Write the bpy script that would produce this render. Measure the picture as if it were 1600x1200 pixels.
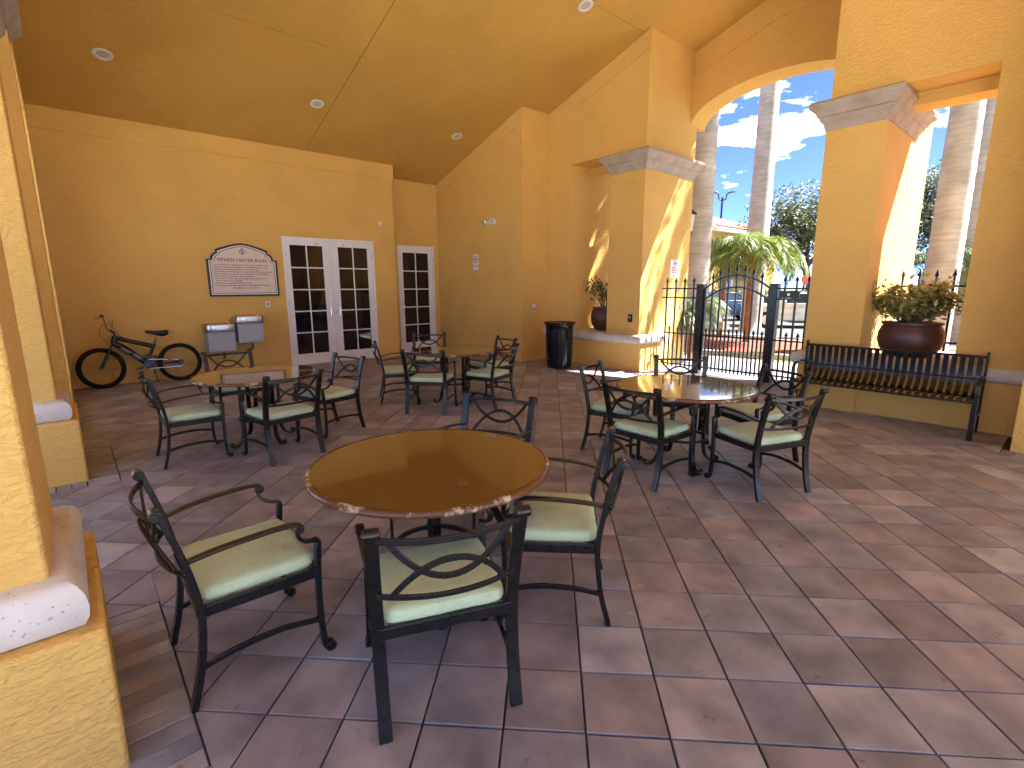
import bpy, bmesh, math, random
from math import sin, cos, pi, radians, sqrt, atan2
from mathutils import Vector, Matrix, noise as mnoise

# ------------------------------------------------------------------ camera, sky, sun, exposure
for o in list(bpy.data.objects):
    bpy.data.objects.remove(o)
S = bpy.context.scene
COL = S.collection
random.seed(7)

CAM = Vector((1.0119, -1.2395, 1.6100))
F_PX = 788.37
FWD = Vector((-0.738724, 0.647122, -0.188466))
RIGHT = Vector((0.659534, 0.751663, -0.004223))
FWD.normalize()
RIGHT = (RIGHT - FWD * RIGHT.dot(FWD)).normalized()
UP = RIGHT.cross(FWD).normalized()
cam_data = bpy.data.cameras.new('camera')
cam_data.sensor_width = 36.0
cam_data.lens = 36.0 * F_PX / 1600.0
cam_data.clip_start = 0.05
cam_data.clip_end = 3000.0
cam = bpy.data.objects.new('camera', cam_data)
COL.objects.link(cam)
cam.matrix_world = Matrix(((RIGHT.x, UP.x, -FWD.x, CAM.x), (RIGHT.y, UP.y, -FWD.y, CAM.y),
                           (RIGHT.z, UP.z, -FWD.z, CAM.z), (0, 0, 0, 1)))
S.camera = cam

SUN = Vector((1.0, 1.02, 1.80)).normalized()          # towards the sun
EXPOSURE = 3.27
SKY_STRENGTH = 0.07
SUN_STRENGTH = 4.0

world = bpy.data.worlds.new('World')
S.world = world
world.use_nodes = True
wt = world.node_tree
wt.nodes.clear()
w_out = wt.nodes.new('ShaderNodeOutputWorld')
w_bg = wt.nodes.new('ShaderNodeBackground')
w_bg.inputs['Strength'].default_value = SKY_STRENGTH
sky = wt.nodes.new('ShaderNodeTexSky')
sky.sky_type = 'NISHITA'
sky.sun_disc = False
sky.sun_elevation = math.asin(SUN.z)
sky.sun_rotation = atan2(SUN.x, SUN.y)
sky.air_density = 0.20
sky.dust_density = 0.1
sky.ozone_density = 6.0
# scattered cumulus: a noise on the sky's own plane overhead
tc = wt.nodes.new('ShaderNodeTexCoord')
sep = wt.nodes.new('ShaderNodeSeparateXYZ')
wt.links.new(tc.outputs['Generated'], sep.inputs[0])
zc = wt.nodes.new('ShaderNodeMath'); zc.operation = 'ADD'; zc.inputs[1].default_value = 0.22
wt.links.new(sep.outputs['Z'], zc.inputs[0])
zm = wt.nodes.new('ShaderNodeMath'); zm.operation = 'MAXIMUM'; zm.inputs[1].default_value = 0.05
wt.links.new(zc.outputs[0], zm.inputs[0])
cmb = wt.nodes.new('ShaderNodeCombineXYZ')
for ax in 'XY':
    dv = wt.nodes.new('ShaderNodeMath'); dv.operation = 'DIVIDE'
    wt.links.new(sep.outputs[ax], dv.inputs[0]); wt.links.new(zm.outputs[0], dv.inputs[1])
    wt.links.new(dv.outputs[0], cmb.inputs[ax])
cn = wt.nodes.new('ShaderNodeTexNoise')
cn.inputs['Scale'].default_value = 1.9; cn.inputs['Detail'].default_value = 9.0
cn.inputs['Roughness'].default_value = 0.58
wt.links.new(cmb.outputs[0], cn.inputs['Vector'])
cr = wt.nodes.new('ShaderNodeValToRGB')
cr.color_ramp.elements[0].position = 0.555; cr.color_ramp.elements[0].color = (0, 0, 0, 1)
cr.color_ramp.elements[1].position = 0.67; cr.color_ramp.elements[1].color = (1, 1, 1, 1)
wt.links.new(cn.outputs['Fac'], cr.inputs['Fac'])
mixc = wt.nodes.new('ShaderNodeMixRGB')
mixc.inputs['Color2'].default_value = (17.0, 17.2, 17.6, 1)
wt.links.new(cr.outputs['Color'], mixc.inputs['Fac'])
wt.links.new(sky.outputs['Color'], mixc.inputs['Color1'])
wt.links.new(mixc.outputs['Color'], w_bg.inputs['Color'])
wt.links.new(w_bg.outputs[0], w_out.inputs['Surface'])

sun_data = bpy.data.lights.new('sun', 'SUN')
sun_data.energy = SUN_STRENGTH
sun_data.angle = radians(0.5)
sun_data.color = (1.0, 0.96, 0.90)
sun = bpy.data.objects.new('sun', sun_data)
COL.objects.link(sun)
sun.rotation_euler = (-SUN).to_track_quat('-Z', 'Y').to_euler()
sun.location = (20, 20, 40)

S.view_settings.view_transform = 'Standard'
S.view_settings.look = 'None'
S.view_settings.gamma = 1.0
S.view_settings.exposure = EXPOSURE
S.view_settings.use_curve_mapping = False

# ------------------------------------------------------------------ helpers
def link(o, parent=None):
    COL.objects.link(o)
    if parent is not None:
        o.parent = parent
    return o

def tag(o, label=None, cat=None, group=None, kind=None):
    if label: o['label'] = label
    if cat: o['category'] = cat
    if group: o['group'] = group
    if kind: o['kind'] = kind
    return o

def empty(name, loc=(0, 0, 0), rz=0.0, parent=None):
    o = bpy.data.objects.new(name, None)
    o.empty_display_size = 0.1
    o.location = loc
    o.rotation_euler = (0, 0, rz)
    return link(o, parent)

def copy_tree(o, parent=None):
    c = o.copy()
    COL.objects.link(c)
    if parent is not None:
        c.parent = parent
    for ch in list(o.children):
        copy_tree(ch, c)
    return c

def catmull(pts, n=6):
    P = [Vector(p) for p in pts]
    P = [P[0] * 2 - P[1]] + P + [P[-1] * 2 - P[-2]]
    out = []
    for i in range(1, len(P) - 2):
        a, b, c, d = P[i - 1:i + 3]
        for k in range(n):
            t = k / n
            out.append(0.5 * ((2 * b) + (c - a) * t + (2 * a - 5 * b + 4 * c - d) * t * t + (3 * b - a - 3 * c + d) * t ** 3))
    out.append(P[-2])
    return out

class MB:
    """collects shapes that become ONE mesh"""
    def __init__(self):
        self.v = []; self.f = []; self.m = Matrix.Identity(4)
    def add(self, vs, fs):
        b = len(self.v)
        self.v += [tuple(self.m @ Vector(p)) for p in vs]
        self.f += [tuple(b + i for i in f) for f in fs]
        return self
    def box(self, x0, x1, y0, y1, z0, z1):
        vs = [(x, y, z) for z in (z0, z1) for y in (y0, y1) for x in (x0, x1)]
        return self.add(vs, [(0, 2, 3, 1), (4, 5, 7, 6), (0, 1, 5, 4), (2, 6, 7, 3), (0, 4, 6, 2), (1, 3, 7, 5)])
    def cbox(self, c, s):
        return self.box(c[0] - s[0] / 2, c[0] + s[0] / 2, c[1] - s[1] / 2, c[1] + s[1] / 2, c[2] - s[2] / 2, c[2] + s[2] / 2)
    def sweep(self, pts, w, h=None, ref=(0, 0, 1), n=8, taper=None, closed=False):
        """rectangular (w along ref, h across) or round (h None, w = radius) section along a polyline"""
        pts = [Vector(p) for p in pts]; ref = Vector(ref); N = len(pts); vs = []; fs = []
        k = 4 if h is not None else n
        for i, p in enumerate(pts):
            if closed: t = pts[(i + 1) % N] - pts[i - 1]
            elif i == 0: t = pts[1] - pts[0]
            elif i == N - 1: t = pts[-1] - pts[-2]
            else: t = (pts[i + 1] - p).normalized() + (p - pts[i - 1]).normalized()
            t.normalize()
            a = ref - t * ref.dot(t)
            if a.length < 1e-4:
                a = Vector((1, 0, 0)) - t * t.x
                if a.length < 1e-3: a = Vector((0, 1, 0)) - t * t.y
            a.normalize(); b = t.cross(a)
            s = 1.0 if taper is None else taper[0] + (taper[1] - taper[0]) * i / (N - 1)
            if h is not None:
                for sx, sy in ((-1, -1), (1, -1), (1, 1), (-1, 1)):
                    vs.append(p + a * (sx * w / 2 * s) + b * (sy * h / 2 * s))
            else:
                for j in range(k):
                    an = 2 * pi * j / k
                    vs.append(p + a * (cos(an) * w * s) + b * (sin(an) * w * s))
        R = N if closed else N - 1
        for i in range(R):
            for j in range(k):
                i2 = (i + 1) % N
                fs.append((i * k + j, i * k + (j + 1) % k, i2 * k + (j + 1) % k, i2 * k + j))
        if not closed:
            fs.append(tuple(range(k - 1, -1, -1))); fs.append(tuple((N - 1) * k + j for j in range(k)))
        return self.add(vs, fs)
    def lathe(self, prof, n=32, cap=True, center=(0, 0, 0)):
        vs = []; fs = []; cx, cy, cz = center; L = len(prof)
        for r, z in prof:
            for j in range(n):
                a = 2 * pi * j / n
                vs.append((cx + r * cos(a), cy + r * sin(a), cz + z))
        for i in range(L - 1):
            for j in range(n):
                fs.append((i * n + j, i * n + (j + 1) % n, (i + 1) * n + (j + 1) % n, (i + 1) * n + j))
        if cap:
            fs.append(tuple(range(n - 1, -1, -1))); fs.append(tuple((L - 1) * n + j for j in range(n)))
        return self.add(vs, fs)
    def cyl(self, a, b, r, n=14):
        return self.sweep([a, b], r, None, ref=(0.31, 0.52, 0.8), n=n)
    def prism(self, poly, d0, d1, axis='z'):
        """polygon (CCW) extruded along an axis; poly coordinates are the other two axes in xyz order"""
        n = len(poly)
        def P(p, d):
            return {'z': (p[0], p[1], d), 'y': (p[0], d, p[1]), 'x': (d, p[0], p[1])}[axis]
        vs = [P(p, d0) for p in poly] + [P(p, d1) for p in poly]
        fs = [tuple(range(n - 1, -1, -1)), tuple(range(n, 2 * n))]
        for i in range(n):
            j = (i + 1) % n
            fs.append((i, j, n + j, n + i))
        return self.add(vs, fs)
    def molding(self, rect, prof):
        """rings round a rectangle (x0,x1,y0,y1) offset outwards: prof = [(offset, z), ...], capped"""
        x0, x1, y0, y1 = rect; vs = []; fs = []; L = len(prof)
        for o, z in prof:
            vs += [(x0 - o, y0 - o, z), (x1 + o, y0 - o, z), (x1 + o, y1 + o, z), (x0 - o, y1 + o, z)]
        for i in range(L - 1):
            for j in range(4):
                fs.append((i * 4 + j, i * 4 + (j + 1) % 4, (i + 1) * 4 + (j + 1) % 4, (i + 1) * 4 + j))
        fs.append((3, 2, 1, 0)); fs.append(tuple((L - 1) * 4 + j for j in range(4)))
        return self.add(vs, fs)
    def sphere(self, c, r, seg=14, rings=9):
        prof = [(max(1e-4, sin(pi * i / rings)) * 1.0, -cos(pi * i / rings)) for i in range(rings + 1)]
        rx, ry, rz = (r, r, r) if not hasattr(r, '__len__') else r
        vs = []; fs = []
        for pr, pz in prof:
            for j in range(seg):
                a = 2 * pi * j / seg
                vs.append((c[0] + rx * pr * cos(a), c[1] + ry * pr * sin(a), c[2] + rz * pz))
        for i in range(rings):
            for j in range(seg):
                fs.append((i * seg + j, i * seg + (j + 1) % seg, (i + 1) * seg + (j + 1) % seg, (i + 1) * seg + j))
        return self.add(vs, fs)
    def mesh(self, name, mat=None, smooth=None, fix=True):
        me = bpy.data.meshes.new(name)
        me.from_pydata(self.v, [], self.f)
        if fix:
            bm = bmesh.new(); bm.from_mesh(me)
            bmesh.ops.recalc_face_normals(bm, faces=bm.faces)
            bm.to_mesh(me); bm.free()
        if smooth is not None:
            me.polygons.foreach_set('use_smooth', [True] * len(me.polygons))
            if smooth < 3.0:
                me.set_sharp_from_angle(angle=smooth)
        if mat: me.materials.append(mat)
        me.update()
        return me
    def build(self, name, mat, parent=None, smooth=None, bevel=0.0, seg=2, fix=True):
        o = bpy.data.objects.new(name, self.mesh(name, mat, smooth, fix))
        link(o, parent)
        if bevel:
            md = o.modifiers.new('bevel', 'BEVEL')
            md.width = bevel; md.segments = seg; md.limit_method = 'ANGLE'; md.angle_limit = radians(40)
            if smooth is None:
                for p in o.data.polygons: p.use_smooth = True
                o.data.set_sharp_from_angle(angle=radians(60))
        return o

# ------------------------------------------------------------------ materials
def new_mat(name):
    m = bpy.data.materials.new(name); m.use_nodes = True
    nt = m.node_tree
    b = nt.nodes['Principled BSDF']
    return m, nt, b

def N(nt, t, **kw):
    n = nt.nodes.new(t)
    for k, v in kw.items():
        if k in n.inputs: n.inputs[k].default_value = v
        else: setattr(n, k, v)
    return n

def plain(name, col, rough=0.5, metal=0.0, spec=0.5, coat=0.0, var=0.0, vscale=8.0, bump=0.0, bscale=120.0):
    m, nt, b = new_mat(name)
    b.inputs['Base Color'].default_value = (*col, 1)
    b.inputs['Roughness'].default_value = rough
    b.inputs['Metallic'].default_value = metal
    b.inputs['Specular IOR Level'].default_value = spec
    b.inputs['Coat Weight'].default_value = coat
    tcn = N(nt, 'ShaderNodeTexCoord')
    if var:
        n = N(nt, 'ShaderNodeTexNoise', Scale=vscale, Detail=5.0)
        nt.links.new(tcn.outputs['Object'], n.inputs['Vector'])
        rp = N(nt, 'ShaderNodeValToRGB')
        rp.color_ramp.elements[0].position = 0.3; rp.color_ramp.elements[1].position = 0.7
        rp.color_ramp.elements[0].color = (*[c * (1 - var) for c in col], 1)
        rp.color_ramp.elements[1].color = (*[min(1, c * (1 + var)) for c in col], 1)
        nt.links.new(n.outputs['Fac'], rp.inputs['Fac'])
        nt.links.new(rp.outputs['Color'], b.inputs['Base Color'])
    if bump:
        n2 = N(nt, 'ShaderNodeTexNoise', Scale=bscale, Detail=3.0)
        nt.links.new(tcn.outputs['Object'], n2.inputs['Vector'])
        bp = N(nt, 'ShaderNodeBump', Strength=bump, Distance=0.004)
        nt.links.new(n2.outputs['Fac'], bp.inputs['Height'])
        nt.links.new(bp.outputs['Normal'], b.inputs['Normal'])
    return m

def stucco(name, col, coarse=1.0, strength=0.75, zs=2.1):
    """painted knock-down stucco: trowel ridges that run level, fine sand on top, uneven paint"""
    m, nt, b = new_mat(name)
    g = N(nt, 'ShaderNodeNewGeometry')
    mp = N(nt, 'ShaderNodeMapping'); mp.inputs['Scale'].default_value = (1.0, 1.0, zs)
    nt.links.new(g.outputs['Position'], mp.inputs['Vector'])
    wob = N(nt, 'ShaderNodeTexNoise', Scale=7.0, Detail=2.0)
    nt.links.new(mp.outputs[0], wob.inputs['Vector'])
    dis = N(nt, 'ShaderNodeMixRGB', blend_type='ADD'); dis.inputs['Fac'].default_value = 0.09
    nt.links.new(mp.outputs[0], dis.inputs['Color1']); nt.links.new(wob.outputs['Color'], dis.inputs['Color2'])
    n1 = N(nt, 'ShaderNodeTexNoise', Scale=17.0 * coarse, Detail=4.0, Roughness=0.55)
    nt.links.new(dis.outputs[0], n1.inputs['Vector'])
    r1 = N(nt, 'ShaderNodeValToRGB')
    r1.color_ramp.elements[0].position = 0.43; r1.color_ramp.elements[1].position = 0.60
    nt.links.new(n1.outputs['Fac'], r1.inputs['Fac'])
    n2 = N(nt, 'ShaderNodeTexNoise', Scale=95.0, Detail=4.0, Roughness=0.7)
    nt.links.new(g.outputs['Position'], n2.inputs['Vector'])
    ad = N(nt, 'ShaderNodeMath', operation='MULTIPLY_ADD')
    nt.links.new(n2.outputs['Fac'], ad.inputs[0]); ad.inputs[1].default_value = 0.42
    nt.links.new(r1.outputs['Color'], ad.inputs[2])
    bp = N(nt, 'ShaderNodeBump', Strength=strength, Distance=0.016)
    nt.links.new(ad.outputs[0], bp.inputs['Height'])
    nt.links.new(bp.outputs['Normal'], b.inputs['Normal'])
    n3 = N(nt, 'ShaderNodeTexNoise', Scale=0.9, Detail=6.0, Roughness=0.6)
    nt.links.new(g.outputs['Position'], n3.inputs['Vector'])
    rp = N(nt, 'ShaderNodeValToRGB')
    rp.color_ramp.elements[0].position = 0.3; rp.color_ramp.elements[1].position = 0.72
    rp.color_ramp.elements[0].color = (*[c * 0.91 for c in col], 1)
    rp.color_ramp.elements[1].color = (*[min(1, c * 1.06) for c in col], 1)
    nt.links.new(n3.outputs['Fac'], rp.inputs['Fac'])
    n4 = N(nt, 'ShaderNodeTexNoise', Scale=30.0, Detail=6.0, Roughness=0.75)
    nt.links.new(g.outputs['Position'], n4.inputs['Vector'])
    mx = N(nt, 'ShaderNodeMixRGB', blend_type='OVERLAY'); mx.inputs['Fac'].default_value = 0.16
    nt.links.new(rp.outputs['Color'], mx.inputs['Color1']); nt.links.new(n4.outputs['Fac'], mx.inputs['Color2'])
    nt.links.new(mx.outputs['Color'], b.inputs['Base Color'])
    b.inputs['Roughness'].default_value = 0.82
    b.inputs['Specular IOR Level'].default_value = 0.25
    return m

M = {}
PAINT = (0.78, 0.475, 0.135)
M['stucco'] = stucco('mustard stucco', PAINT, coarse=1.35, strength=0.5)
M['pillar'] = stucco('coarse mustard stucco', PAINT, coarse=1.15, strength=0.55, zs=2.6)
M['ceiling'] = stucco('shade-darkened mustard ceiling stucco', (0.60, 0.345, 0.075), coarse=0.8, strength=0.30)  # darker than the wall paint: the ceiling's shade is put into its colour

def stone_mat(name='pitted cast stone', ca=(0.56, 0.49, 0.44), cb=(0.72, 0.66, 0.61)):
    m, nt, b = new_mat(name)
    g = N(nt, 'ShaderNodeNewGeometry')
    n1 = N(nt, 'ShaderNodeTexNoise', Scale=5.0, Detail=6.0)
    nt.links.new(g.outputs['Position'], n1.inputs['Vector'])
    rp = N(nt, 'ShaderNodeValToRGB')
    rp.color_ramp.elements[0].position = 0.3; rp.color_ramp.elements[0].color = (*ca, 1)
    rp.color_ramp.elements[1].position = 0.7; rp.color_ramp.elements[1].color = (*cb, 1)
    nt.links.new(n1.outputs['Fac'], rp.inputs['Fac'])
    v = N(nt, 'ShaderNodeTexVoronoi', Scale=62.0); v.inputs['Randomness'].default_value = 1.0
    nt.links.new(g.outputs['Position'], v.inputs['Vector'])
    vn = N(nt, 'ShaderNodeTexNoise', Scale=30.0, Detail=3.0); nt.links.new(g.outputs['Position'], vn.inputs['Vector'])
    va = N(nt, 'ShaderNodeMath', operation='MULTIPLY_ADD'); va.inputs[1].default_value = 1.5
    nt.links.new(vn.outputs['Fac'], va.inputs[0]); nt.links.new(v.outputs['Distance'], va.inputs[2])
    r2 = N(nt, 'ShaderNodeValToRGB')
    r2.color_ramp.elements[0].position = 0.80; r2.color_ramp.elements[1].position = 0.88
    nt.links.new(va.outputs[0], r2.inputs['Fac'])
    mx = N(nt, 'ShaderNodeMixRGB', blend_type='MULTIPLY'); mx.inputs['Fac'].default_value = 0.35
    nt.links.new(rp.outputs['Color'], mx.inputs['Color1']); nt.links.new(r2.outputs['Color'], mx.inputs['Color2'])
    nt.links.new(mx.outputs['Color'], b.inputs['Base Color'])
    bp = N(nt, 'ShaderNodeBump', Strength=0.5, Distance=0.004)
    nt.links.new(r2.outputs['Color'], bp.inputs['Height'])
    nt.links.new(bp.outputs['Normal'], b.inputs['Normal'])
    b.inputs['Roughness'].default_value = 0.8
    return m
M['stone'] = stone_mat()
M['capstone'] = stone_mat('tan cast stone', (0.36, 0.28, 0.225), (0.47, 0.385, 0.32))

def paver_mat():
    m, nt, b = new_mat('purple brown concrete pavers')
    oi = N(nt, 'ShaderNodeObjectInfo'); g = N(nt, 'ShaderNodeNewGeometry')
    s = N(nt, 'ShaderNodeMath', operation='ADD')
    nt.links.new(oi.outputs['Random'], s.inputs[0]); nt.links.new(g.outputs['Random Per Island'], s.inputs[1])
    fr = N(nt, 'ShaderNodeMath', operation='FRACT'); nt.links.new(s.outputs[0], fr.inputs[0])
    rp = N(nt, 'ShaderNodeValToRGB'); e = rp.color_ramp.elements
    e[0].position = 0.0; e[0].color = (0.241, 0.233, 0.281, 1)
    e[1].position = 1.0; e[1].color = (0.422, 0.426, 0.496, 1)
    for p, c in ((0.22, (0.306, 0.268, 0.307)), (0.42, (0.328, 0.328, 0.386)), (0.62, (0.262, 0.268, 0.332)), (0.8, (0.364, 0.328, 0.363))):
        k = e.new(p); k.color = (*c, 1)
    nt.links.new(fr.outputs[0], rp.inputs['Fac'])
    # each paver: cloudy dark blends
    n1 = N(nt, 'ShaderNodeTexNoise', Scale=4.2, Detail=3.0)
    off = N(nt, 'ShaderNodeVectorMath', operation='SCALE'); off.inputs['Scale'].default_value = 1.0
    cb = N(nt, 'ShaderNodeCombineXYZ')
    mul = N(nt, 'ShaderNodeMath', operation='MULTIPLY'); mul.inputs[1].default_value = 37.0
    nt.links.new(fr.outputs[0], mul.inputs[0])
    nt.links.new(mul.outputs[0], cb.inputs['Z'])
    va = N(nt, 'ShaderNodeVectorMath', operation='ADD')
    nt.links.new(g.outputs['Position'], va.inputs[0]); nt.links.new(cb.outputs[0], va.inputs[1])
    nt.links.new(va.outputs[0], n1.inputs['Vector'])
    r1 = N(nt, 'ShaderNodeValToRGB')
    r1.color_ramp.elements[0].position = 0.30; r1.color_ramp.elements[0].color = (0.50, 0.50, 0.54, 1)
    r1.color_ramp.elements[1].position = 0.66; r1.color_ramp.elements[1].color = (1.20, 1.14, 1.12, 1)
    nt.links.new(n1.outputs['Fac'], r1.inputs['Fac'])
    mx = N(nt, 'ShaderNodeMixRGB', blend_type='MULTIPLY'); mx.inputs['Fac'].default_value = 0.85
    nt.links.new(rp.outputs['Color'], mx.inputs['Color1']); nt.links.new(r1.outputs['Color'], mx.inputs['Color2'])
    # sand grain
    n2 = N(nt, 'ShaderNodeTexNoise', Scale=230.0, Detail=4.0, Roughness=0.75)
    nt.links.new(g.outputs['Position'], n2.inputs['Vector'])
    mo = N(nt, 'ShaderNodeMixRGB', blend_type='OVERLAY'); mo.inputs['Fac'].default_value = 0.42
    nt.links.new(mx.outputs['Color'], mo.inputs['Color1']); nt.links.new(n2.outputs['Fac'], mo.inputs['Color2'])
    # pale scuffs and dark spots across the pavers
    n3 = N(nt, 'ShaderNodeTexNoise', Scale=1.7, Detail=8.0, Roughness=0.7)
    nt.links.new(g.outputs['Position'], n3.inputs['Vector'])
    r3 = N(nt, 'ShaderNodeValToRGB')
    r3.color_ramp.elements[0].position = 0.58; r3.color_ramp.elements[0].color = (0, 0, 0, 1)
    r3.color_ramp.elements[1].position = 0.78; r3.color_ramp.elements[1].color = (0.40, 0.40, 0.40, 1)
    nt.links.new(n3.outputs['Fac'], r3.inputs['Fac'])
    ms = N(nt, 'ShaderNodeMixRGB'); ms.inputs['Color2'].default_value = (0.36, 0.31, 0.30, 1)
    nt.links.new(r3.outputs['Color'], ms.inputs['Fac']); nt.links.new(mo.outputs['Color'], ms.inputs['Color1'])
    n5 = N(nt, 'ShaderNodeTexNoise', Scale=9.0, Detail=5.0, Roughness=0.6)
    nt.links.new(g.outputs['Position'], n5.inputs['Vector'])
    r5 = N(nt, 'ShaderNodeValToRGB')
    r5.color_ramp.elements[0].position = 0.27; r5.color_ramp.elements[0].color = (0.55, 0.53, 0.52, 1)
    r5.color_ramp.elements[1].position = 0.36; r5.color_ramp.elements[1].color = (1, 1, 1, 1)
    nt.links.new(n5.outputs['Fac'], r5.inputs['Fac'])
    m5 = N(nt, 'ShaderNodeMixRGB', blend_type='MULTIPLY'); m5.inputs['Fac'].default_value = 1.0
    nt.links.new(ms.outputs['Color'], m5.inputs['Color1']); nt.links.new(r5.outputs['Color'], m5.inputs['Color2'])
    nt.links.new(m5.outputs['Color'], b.inputs['Base Color'])
    rr = N(nt, 'ShaderNodeMapRange'); rr.inputs['To Min'].default_value = 0.38; rr.inputs['To Max'].default_value = 0.62
    nt.links.new(n1.outputs['Fac'], rr.inputs['Value']); nt.links.new(rr.outputs[0], b.inputs['Roughness'])
    bp = N(nt, 'ShaderNodeBump', Strength=0.35, Distance=0.0015)
    nt.links.new(n2.outputs['Fac'], bp.inputs['Height']); nt.links.new(bp.outputs['Normal'], b.inputs['Normal'])
    b.inputs['Specular IOR Level'].default_value = 0.42
    return m
M['paver'] = paver_mat()
M['sand'] = plain('joint sand', (0.055, 0.045, 0.04), 0.95, var=0.5, vscale=20)

def metal_black():
    m, nt, b = new_mat('black powder coat')
    tcn = N(nt, 'ShaderNodeTexCoord')
    n = N(nt, 'ShaderNodeTexNoise', Scale=26.0, Detail=6.0, Roughness=0.7)
    nt.links.new(tcn.outputs['Object'], n.inputs['Vector'])
    rp = N(nt, 'ShaderNodeValToRGB')
    rp.color_ramp.elements[0].position = 0.35; rp.color_ramp.elements[0].color = (0.003, 0.003, 0.0035, 1)
    rp.color_ramp.elements[1].position = 0.75; rp.color_ramp.elements[1].color = (0.006, 0.006, 0.007, 1)
    nt.links.new(n.outputs['Fac'], rp.inputs['Fac']); nt.links.new(rp.outputs['Color'], b.inputs['Base Color'])
    mr = N(nt, 'ShaderNodeMapRange'); mr.inputs['To Min'].default_value = 0.24; mr.inputs['To Max'].default_value = 0.32
    nt.links.new(n.outputs['Fac'], mr.inputs['Value']); nt.links.new(mr.outputs[0], b.inputs['Roughness'])
    bp = N(nt, 'ShaderNodeBump', Strength=0.12, Distance=0.002)
    n2 = N(nt, 'ShaderNodeTexNoise', Scale=180.0, Detail=2.0)
    nt.links.new(tcn.outputs['Object'], n2.inputs['Vector'])
    nt.links.new(n2.outputs['Fac'], bp.inputs['Height']); nt.links.new(bp.outputs['Normal'], b.inputs['Normal'])
    b.inputs['Specular IOR Level'].default_value = 0.55
    return m
M['black'] = metal_black()
M['arm'] = plain('dark brown worn arm paint', (0.016, 0.009, 0.007), 0.30, var=0.45, vscale=30)

def fabric():
    m, nt, b = new_mat('pale green vinyl weave')
    tcn = N(nt, 'ShaderNodeTexCoord'); oi = N(nt, 'ShaderNodeObjectInfo')
    va = N(nt, 'ShaderNodeVectorMath', operation='ADD')
    cb = N(nt, 'ShaderNodeCombineXYZ')
    ml = N(nt, 'ShaderNodeMath', operation='MULTIPLY'); ml.inputs[1].default_value = 19.0
    nt.links.new(oi.outputs['Random'], ml.inputs[0]); nt.links.new(ml.outputs[0], cb.inputs['X'])
    nt.links.new(tcn.outputs['Object'], va.inputs[0]); nt.links.new(cb.outputs[0], va.inputs[1])
    n = N(nt, 'ShaderNodeTexNoise', Scale=5.0, Detail=6.0, Roughness=0.65)
    nt.links.new(va.outputs[0], n.inputs['Vector'])
    rp = N(nt, 'ShaderNodeValToRGB')
    rp.color_ramp.elements[0].position = 0.28; rp.color_ramp.elements[0].color = (0.42, 0.515, 0.31, 1)
    rp.color_ramp.elements[1].position = 0.66; rp.color_ramp.elements[1].color = (0.57, 0.68, 0.44, 1)
    nt.links.new(n.outputs['Fac'], rp.inputs['Fac'])
    w1 = N(nt, 'ShaderNodeTexNoise', Scale=170.0, Detail=2.0)
    nt.links.new(tcn.outputs['Object'], w1.inputs['Vector'])
    mo = N(nt, 'ShaderNodeMixRGB', blend_type='OVERLAY'); mo.inputs['Fac'].default_value = 0.30
    nt.links.new(rp.outputs['Color'], mo.inputs['Color1']); nt.links.new(w1.outputs['Fac'], mo.inputs['Color2'])
    nt.links.new(mo.outputs['Color'], b.inputs['Base Color'])
    n2 = N(nt, 'ShaderNodeTexNoise', Scale=7.0, Detail=4.0)
    nt.links.new(va.outputs[0], n2.inputs['Vector'])
    bp = N(nt, 'ShaderNodeBump', Strength=0.35, Distance=0.02)
    nt.links.new(n2.outputs['Fac'], bp.inputs['Height'])
    b2 = N(nt, 'ShaderNodeBump', Strength=0.25, Distance=0.001)
    nt.links.new(w1.outputs['Fac'], b2.inputs['Height']); nt.links.new(bp.outputs['Normal'], b2.inputs['Normal'])
    nt.links.new(b2.outputs['Normal'], b.inputs['Normal'])
    b.inputs['Roughness'].default_value = 0.75
    b.inputs['Sheen Weight'].default_value = 0.15
    return m
M['cushion'] = fabric()

def table_mat():
    m, nt, b = new_mat('glossy brown table enamel')
    tcn = N(nt, 'ShaderNodeTexCoord')
    n = N(nt, 'ShaderNodeTexNoise', Scale=6.0, Detail=8.0, Roughness=0.7)
    nt.links.new(tcn.outputs['Object'], n.inputs['Vector'])
    rp = N(nt, 'ShaderNodeValToRGB')
    rp.color_ramp.elements[0].position = 0.3; rp.color_ramp.elements[0].color = (0.085, 0.033, 0.007, 1)
    rp.color_ramp.elements[1].position = 0.7; rp.color_ramp.elements[1].color = (0.115, 0.046, 0.010, 1)
    nt.links.new(n.outputs['Fac'], rp.inputs['Fac']); nt.links.new(rp.outputs['Color'], b.inputs['Base Color'])
    mp = N(nt, 'ShaderNodeMapping'); mp.inputs['Scale'].default_value = (3.0, 26.0, 1.0); mp.inputs['Rotation'].default_value = (0, 0, 0.7)
    nt.links.new(tcn.outputs['Object'], mp.inputs['Vector'])
    n2 = N(nt, 'ShaderNodeTexNoise', Scale=3.0, Detail=6.0, Roughness=0.75)
    nt.links.new(mp.outputs[0], n2.inputs['Vector'])
    mr = N(nt, 'ShaderNodeMapRange'); mr.inputs['To Min'].default_value = 0.05; mr.inputs['To Max'].default_value = 0.20
    mr.inputs['From Min'].default_value = 0.42; mr.inputs['From Max'].default_value = 0.75
    nt.links.new(n2.outputs['Fac'], mr.inputs['Value']); nt.links.new(mr.outputs[0], b.inputs['Roughness'])
    b.inputs['Specular IOR Level'].default_value = 0.62
    b.inputs['Coat Weight'].default_value = 0.6; b.inputs['Coat Roughness'].default_value = 0.04; b.inputs['Coat IOR'].default_value = 1.6
    return m
M['table'] = table_mat()

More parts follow.
